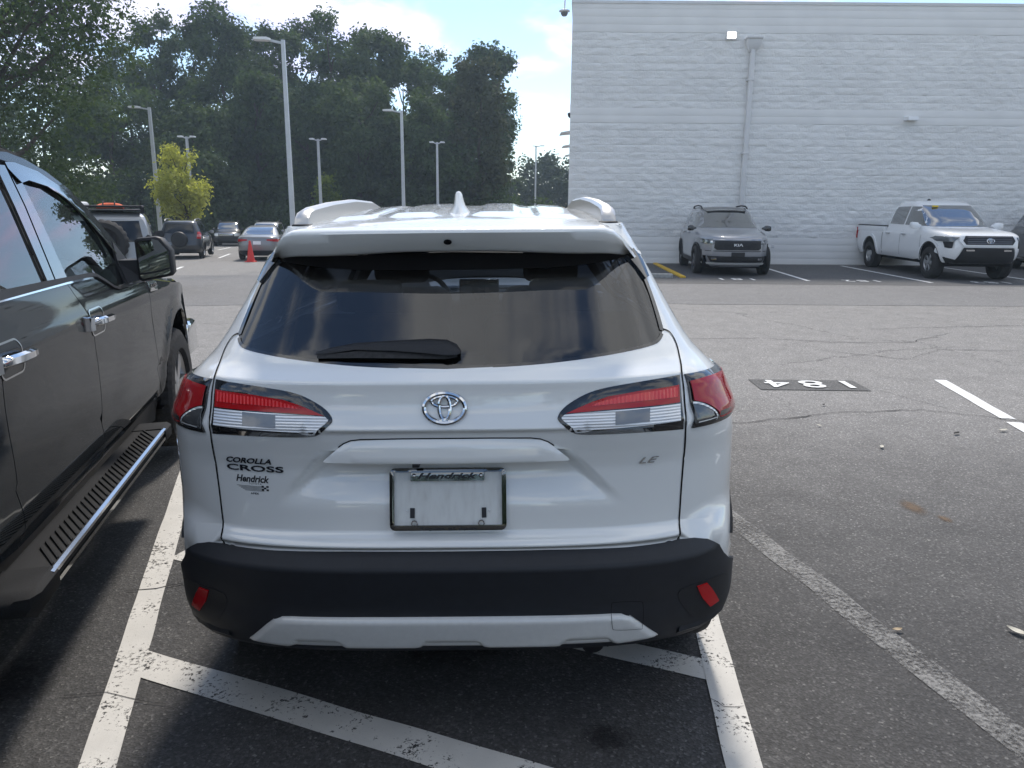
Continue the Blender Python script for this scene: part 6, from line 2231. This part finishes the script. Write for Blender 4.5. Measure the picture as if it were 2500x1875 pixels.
def boxy_suv():
    sh = Shell(pchip([(.40, .10), (.55, .02), (.75, .0), (.95, .05), (1.2, .09), (1.5, .18), (1.7, .26), (1.80, .5)]),
               pchip([(.40, 4.3), (.7, 4.45), (1.0, 4.4), (1.1, 4.1), (1.16, 3.4), (1.25, 3.15), (1.7, 2.6), (1.80, 2.3)]),
               pchip([(.40, .86), (.55, .93), (.9, .95), (1.05, .945), (1.16, .90), (1.4, .86), (1.65, .80), (1.75, .75), (1.80, .68)]), .55, 2.2, 4.5, 3.6)
    sh.z0 = .4
    t = base_car('offroad_suv', 'silver off-road SUV with huge spare tyre and loaded roof rack behind the pickup window', 'car', (-8.25, 15.6), R(24), sh, [.42, .5, .6, .75, .85, .95, 1.05, 1.1, 1.16, 1.25, 1.4, 1.55, 1.65, 1.72, 1.77, 1.80], 'silver')
    C = (0, 2.2, 1.)
    f = sh.rear
    patch('rear_window', [(-.72, 1.22), (.72, 1.22), (.66, 1.64), (-.66, 1.64)], f, 'far_glass_dark', t, .006, .004, .1, ctr=C)
    spare(t, .03, 1.22, .46, .30, 'rubber', 'chrome')
    for s in (1, -1):
        patch('corner_panel', [(s * .70, 1.02), (s * .93, 1.0), (s * .90, 1.30), (s * .80, 1.36), (s * .74, 1.30)], f, 'black_plastic', t, .010, .012, .06, ctr=C)
        o = patch('tail_lamp', ellipse(s * .83, 1.14, .065, .085, 20), f, 'lens_red_dark', t, .018, .014, .05, ctr=C)
    patch('rear_bumper', [(-.94, .42), (.94, .42), (.94, .82), (-.94, .82)], f, 'black_plastic', t, .04, .05, .1, ctr=C)
    side_glass(t, sh, [[(.62, 1.24), (.92, 1.23), (.86, 1.58), (.70, 1.58)], [(1.20, 1.22), (1.75, 1.22), (1.72, 1.62), (1.22, 1.62)], [(1.84, 1.22), (2.95, 1.22), (2.62, 1.5), (2.42, 1.62), (1.84, 1.62)]], ctr=C)
    ribbon('body_line', [(.6 + .3 * k, 1.06) for k in range(10)], (lambda y, z: sh.side(y, z, 1)), .02, 'dark_gap', t, .004, ctr=C)
    handles(t, sh, (1.95,), 1.08, 'black_plastic')
    arches(t, sh, (.85, 3.55), .42, .48, .06, ctr=C)
    mirrors(t, .92, 3.0, 1.28, 'black_plastic', 1.1)
    four_wheels(t, .82, (.85, 3.55), .41, .26, .23, 6)
    rk = box('roof_rack', (-.72, .72, .35, 2.3, 1.84, 1.87), 'black_plastic', t, .01)
    for s in (1, -1):
        tube('rack_side', [(s * .72, y, 1.93) for y in (.35, 1.0, 1.7, 2.3)], .022, 'black_plastic', rk, 8)
        for y in (.4, 1.0, 1.6, 2.2):
            box('rack_post', (s * .72 - .015, s * .72 + .015, y - .015, y + .015, 1.78, 1.93), 'black_plastic', rk)
    for y in (.35, 2.3):
        tube('rack_end', [(-.72, y, 1.93), (0, y, 1.93), (.72, y, 1.93)], .022, 'black_plastic', rk, 8)
    tube('whip_aerial', [(.95, .5, .95), (.955, .48, 1.5), (.955, .46, 2.2)], .006, 'black_plastic', t, 5)
    under(t, .76, .4, 4.2, .35, .6)
    # load on the rack: separate things
    lx, ly = t.location.x, t.location.y
    def rk_pt(x, y, z):
        c, s_ = math.cos(R(23)), math.sin(R(23))
        return (lx + x * c - y * s_, ly + x * s_ + y * c, t.location.z + z)
    o = empty('rolled_bag', rk_pt(.10, 1.0, 1.872), R(23), 'orange-red bundle lying on the roof rack of the silver off-road SUV', 'bundle')
    secs = []
    for k in range(9):
        a = (k / 8 - .5) * .52
        rr = .085 * (math.sin(math.pi * (k + .6) / 9.2) ** .4)
        secs.append([(a, rr * 1.8 * math.cos(q), max(0, rr * (1 + math.sin(q)) * .8 + .012 * math.sin(7 * a + 3 * q))) for q in [2 * math.pi * j / 12 for j in range(12)]])
    loft('cloth', secs, 'orange_cloth', o)
    for x in (-.12, .10):
        tube('strap', [(x, .16 * math.cos(q), .075 + .085 * math.sin(q)) for q in [math.pi * j / 8 for j in range(9)]], .012, 'black_plastic', o, 6)
    o = empty('storage_tube', rk_pt(-.45, 1.2, 1.872), R(23), 'grey storage tube lying lengthwise on the roof rack of the silver off-road SUV', 'tube')
    V, F = tube_geo([(0, -.7, .075), (0, .7, .075)], .075, 16)
    mesh_obj('tube_body', V, F, 'galvanised', o)
    for y in (-.72, .68):
        V, F = tube_geo([(0, y, .075), (0, y + .05, .075)], .08, 16)
        mesh_obj('end_cap', V, F, 'black_plastic', o)


def grey_sedan():
    sh = Shell(pchip([(.25, .16), (.45, .03), (.65, .0), (.85, .03), (.98, .06), (1.02, .12), (1.05, .40), (1.10, .62), (1.3, 1.15), (1.42, 1.65), (1.44, 1.9)]),
               pchip([(.25, 4.6), (.5, 4.8), (.75, 4.75), (.85, 4.55), (.92, 4.0), (.98, 3.5), (1.2, 3.1), (1.40, 2.7), (1.44, 2.5)]),
               pchip([(.25, .82), (.4, .89), (.7, .915), (.95, .90), (1.02, .875), (1.08, .82), (1.25, .72), (1.38, .63), (1.44, .52)]), 2.0, 2.4, 5.0, 3.2)
    t = base_car('sedan', 'grey sedan seen from behind with a red traffic cone at its bumper', 'car', (-11.0, 33.2), R(10), sh, [.26, .32, .45, .6, .7, .8, .9, .96, 1.0, 1.02, 1.04, 1.06, 1.1, 1.2, 1.3, 1.38, 1.42, 1.44], 'sedan_grey', nr=20)
    C = (0, 2.4, .7)
    f = sh.rear
    patch('rear_window', [(-.62, 1.10), (.62, 1.10), (.52, 1.38), (-.52, 1.38)], f, 'far_glass_blue', t, .008, .004, .08, ctr=C)
    for s in (1, -1):
        patch('tail_lamp', [(s * .40, .86), (s * .86, .80), (s * .89, .92), (s * .60, .93), (s * .40, .92)], f, 'lens_red_dark', t, .012, .012, .06, ctr=C)
    patch('number_plate', rounded(-.16, .16, .70, .84, .01), f, 'lamp_white', t, .012, .008, .08, ctr=C)
    patch('rear_valance', [(-.86, .27), (.86, .27), (.86, .44), (-.86, .44)], f, 'black_plastic', t, .010, .015, .1, ctr=C)
    ribbon('boot_lip', [(-.7 + .14 * k, 1.0) for k in range(11)], f, .015, 'dark_gap', t, .004, ctr=C)
    side_glass(t, sh, [[(1.2, 1.08), (2.0, 1.05), (2.0, 1.36), (1.6, 1.34)], [(2.06, 1.05), (3.1, 1.03), (2.75, 1.3), (2.4, 1.36), (2.06, 1.37)]], ctr=C)
    arches(t, sh, (1.05, 3.85), .33, .37, .0, ctr=C)
    mirrors(t, .86, 3.0, 1.0, 'sedan_grey')
    four_wheels(t, .80, (1.05, 3.85), .33, .22, .21, 5)
    under(t, .74, .4, 4.4)


def old_suv(name, label, loc, rz, paint, glass='far_glass'):
    sh = Shell(pchip([(.36, .1), (.6, .0), (1.0, .05), (1.5, .25), (1.66, .5)]), pchip([(.36, 4.45), (.5, 4.55), (.9, 4.55), (1.0, 4.4), (1.06, 4.0), (1.12, 3.3), (1.2, 3.15), (1.6, 2.6), (1.66, 2.3)]),
               pchip([(.36, .82), (.5, .88), (.9, .89), (1.02, .87), (1.15, .80), (1.5, .72), (1.62, .66), (1.66, .6)]), .8, 2.0, 4., 4.5)
    sh.z0 = .36
    t = base_car(name, label, 'car', loc, rz, sh, [.38, .5, .7, .9, .98, 1.02, 1.06, 1.1, 1.15, 1.3, 1.5, 1.6, 1.66], paint)
    C = (0, 2.3, .9)
    f = sh.front
    patch('windshield', [(-.66, 1.18), (.66, 1.18), (.56, 1.58), (-.56, 1.58)], f, glass, t, .006, .004, .1, ctr=C)
    patch('grille', [(-.45, .78), (.45, .78), (.45, .92), (-.45, .92)], f, 'chrome_dim', t, .01, .012, .1, ctr=C)
    patch('front_bumper', [(-.86, .40), (.86, .40), (.86, .66), (-.86, .66)], f, 'black_plastic', t, .05, .06, .1, ctr=C)
    for s in (1, -1):
        patch('headlight', [(s * .50, .76), (s * .82, .76), (s * .84, .92), (s * .50, .93)], f, 'lens_clear', t, .012, .012, .06, ctr=C)
        tube('roof_rail', [(s * .60, y, z) for y, z in ((.8, 1.67), (1.0, 1.73), (2.0, 1.73), (2.2, 1.67))], .02, 'black_plastic', t, 6)
    side_glass(t, sh, [[(.9, 1.2), (1.7, 1.18), (1.7, 1.56), (1.0, 1.55)], [(1.78, 1.18), (2.95, 1.17), (2.6, 1.5), (2.4, 1.57), (1.78, 1.57)]], ctr=C)
    arches(t, sh, (.95, 3.6), .38, .42, .0, ctr=C)
    mirrors(t, .86, 2.95, 1.18, paint)
    four_wheels(t, .78, (.95, 3.6), .38, .24, .2, 5)
    under(t, .72, .4, 4.3, .3, .55)


grey_suv()
white_pickup()
black_suv()
dark_spare_suv()
boxy_suv()
grey_sedan()
old_suv('old_suv', 'old black SUV facing forward between the dark spare-wheel SUV and the grey sedan', (-20.4, 56.3), R(195), 'black_car')
old_suv('parked_suv', 'silver SUV half hidden behind the grey sedan, its mirror showing', (-14.9, 48.0), R(190), 'silver')

# traffic cone
cn = empty('traffic_cone', (-11.05, 32.45, gz(-11.05, 32.45)), 0, 'tall red traffic cone standing behind the grey sedan', 'cone')
V, F = lathe_geo([(.0, .88), (.035, .88), (.04, .86), (.165, .05), (.18, .04), (.18, .03)], 28)
mesh_obj('cone_body', V, F, 'cone_red', cn)
box('cone_foot', (-.2, .2, -.2, .2, 0, .04), 'cone_red', cn, .015)
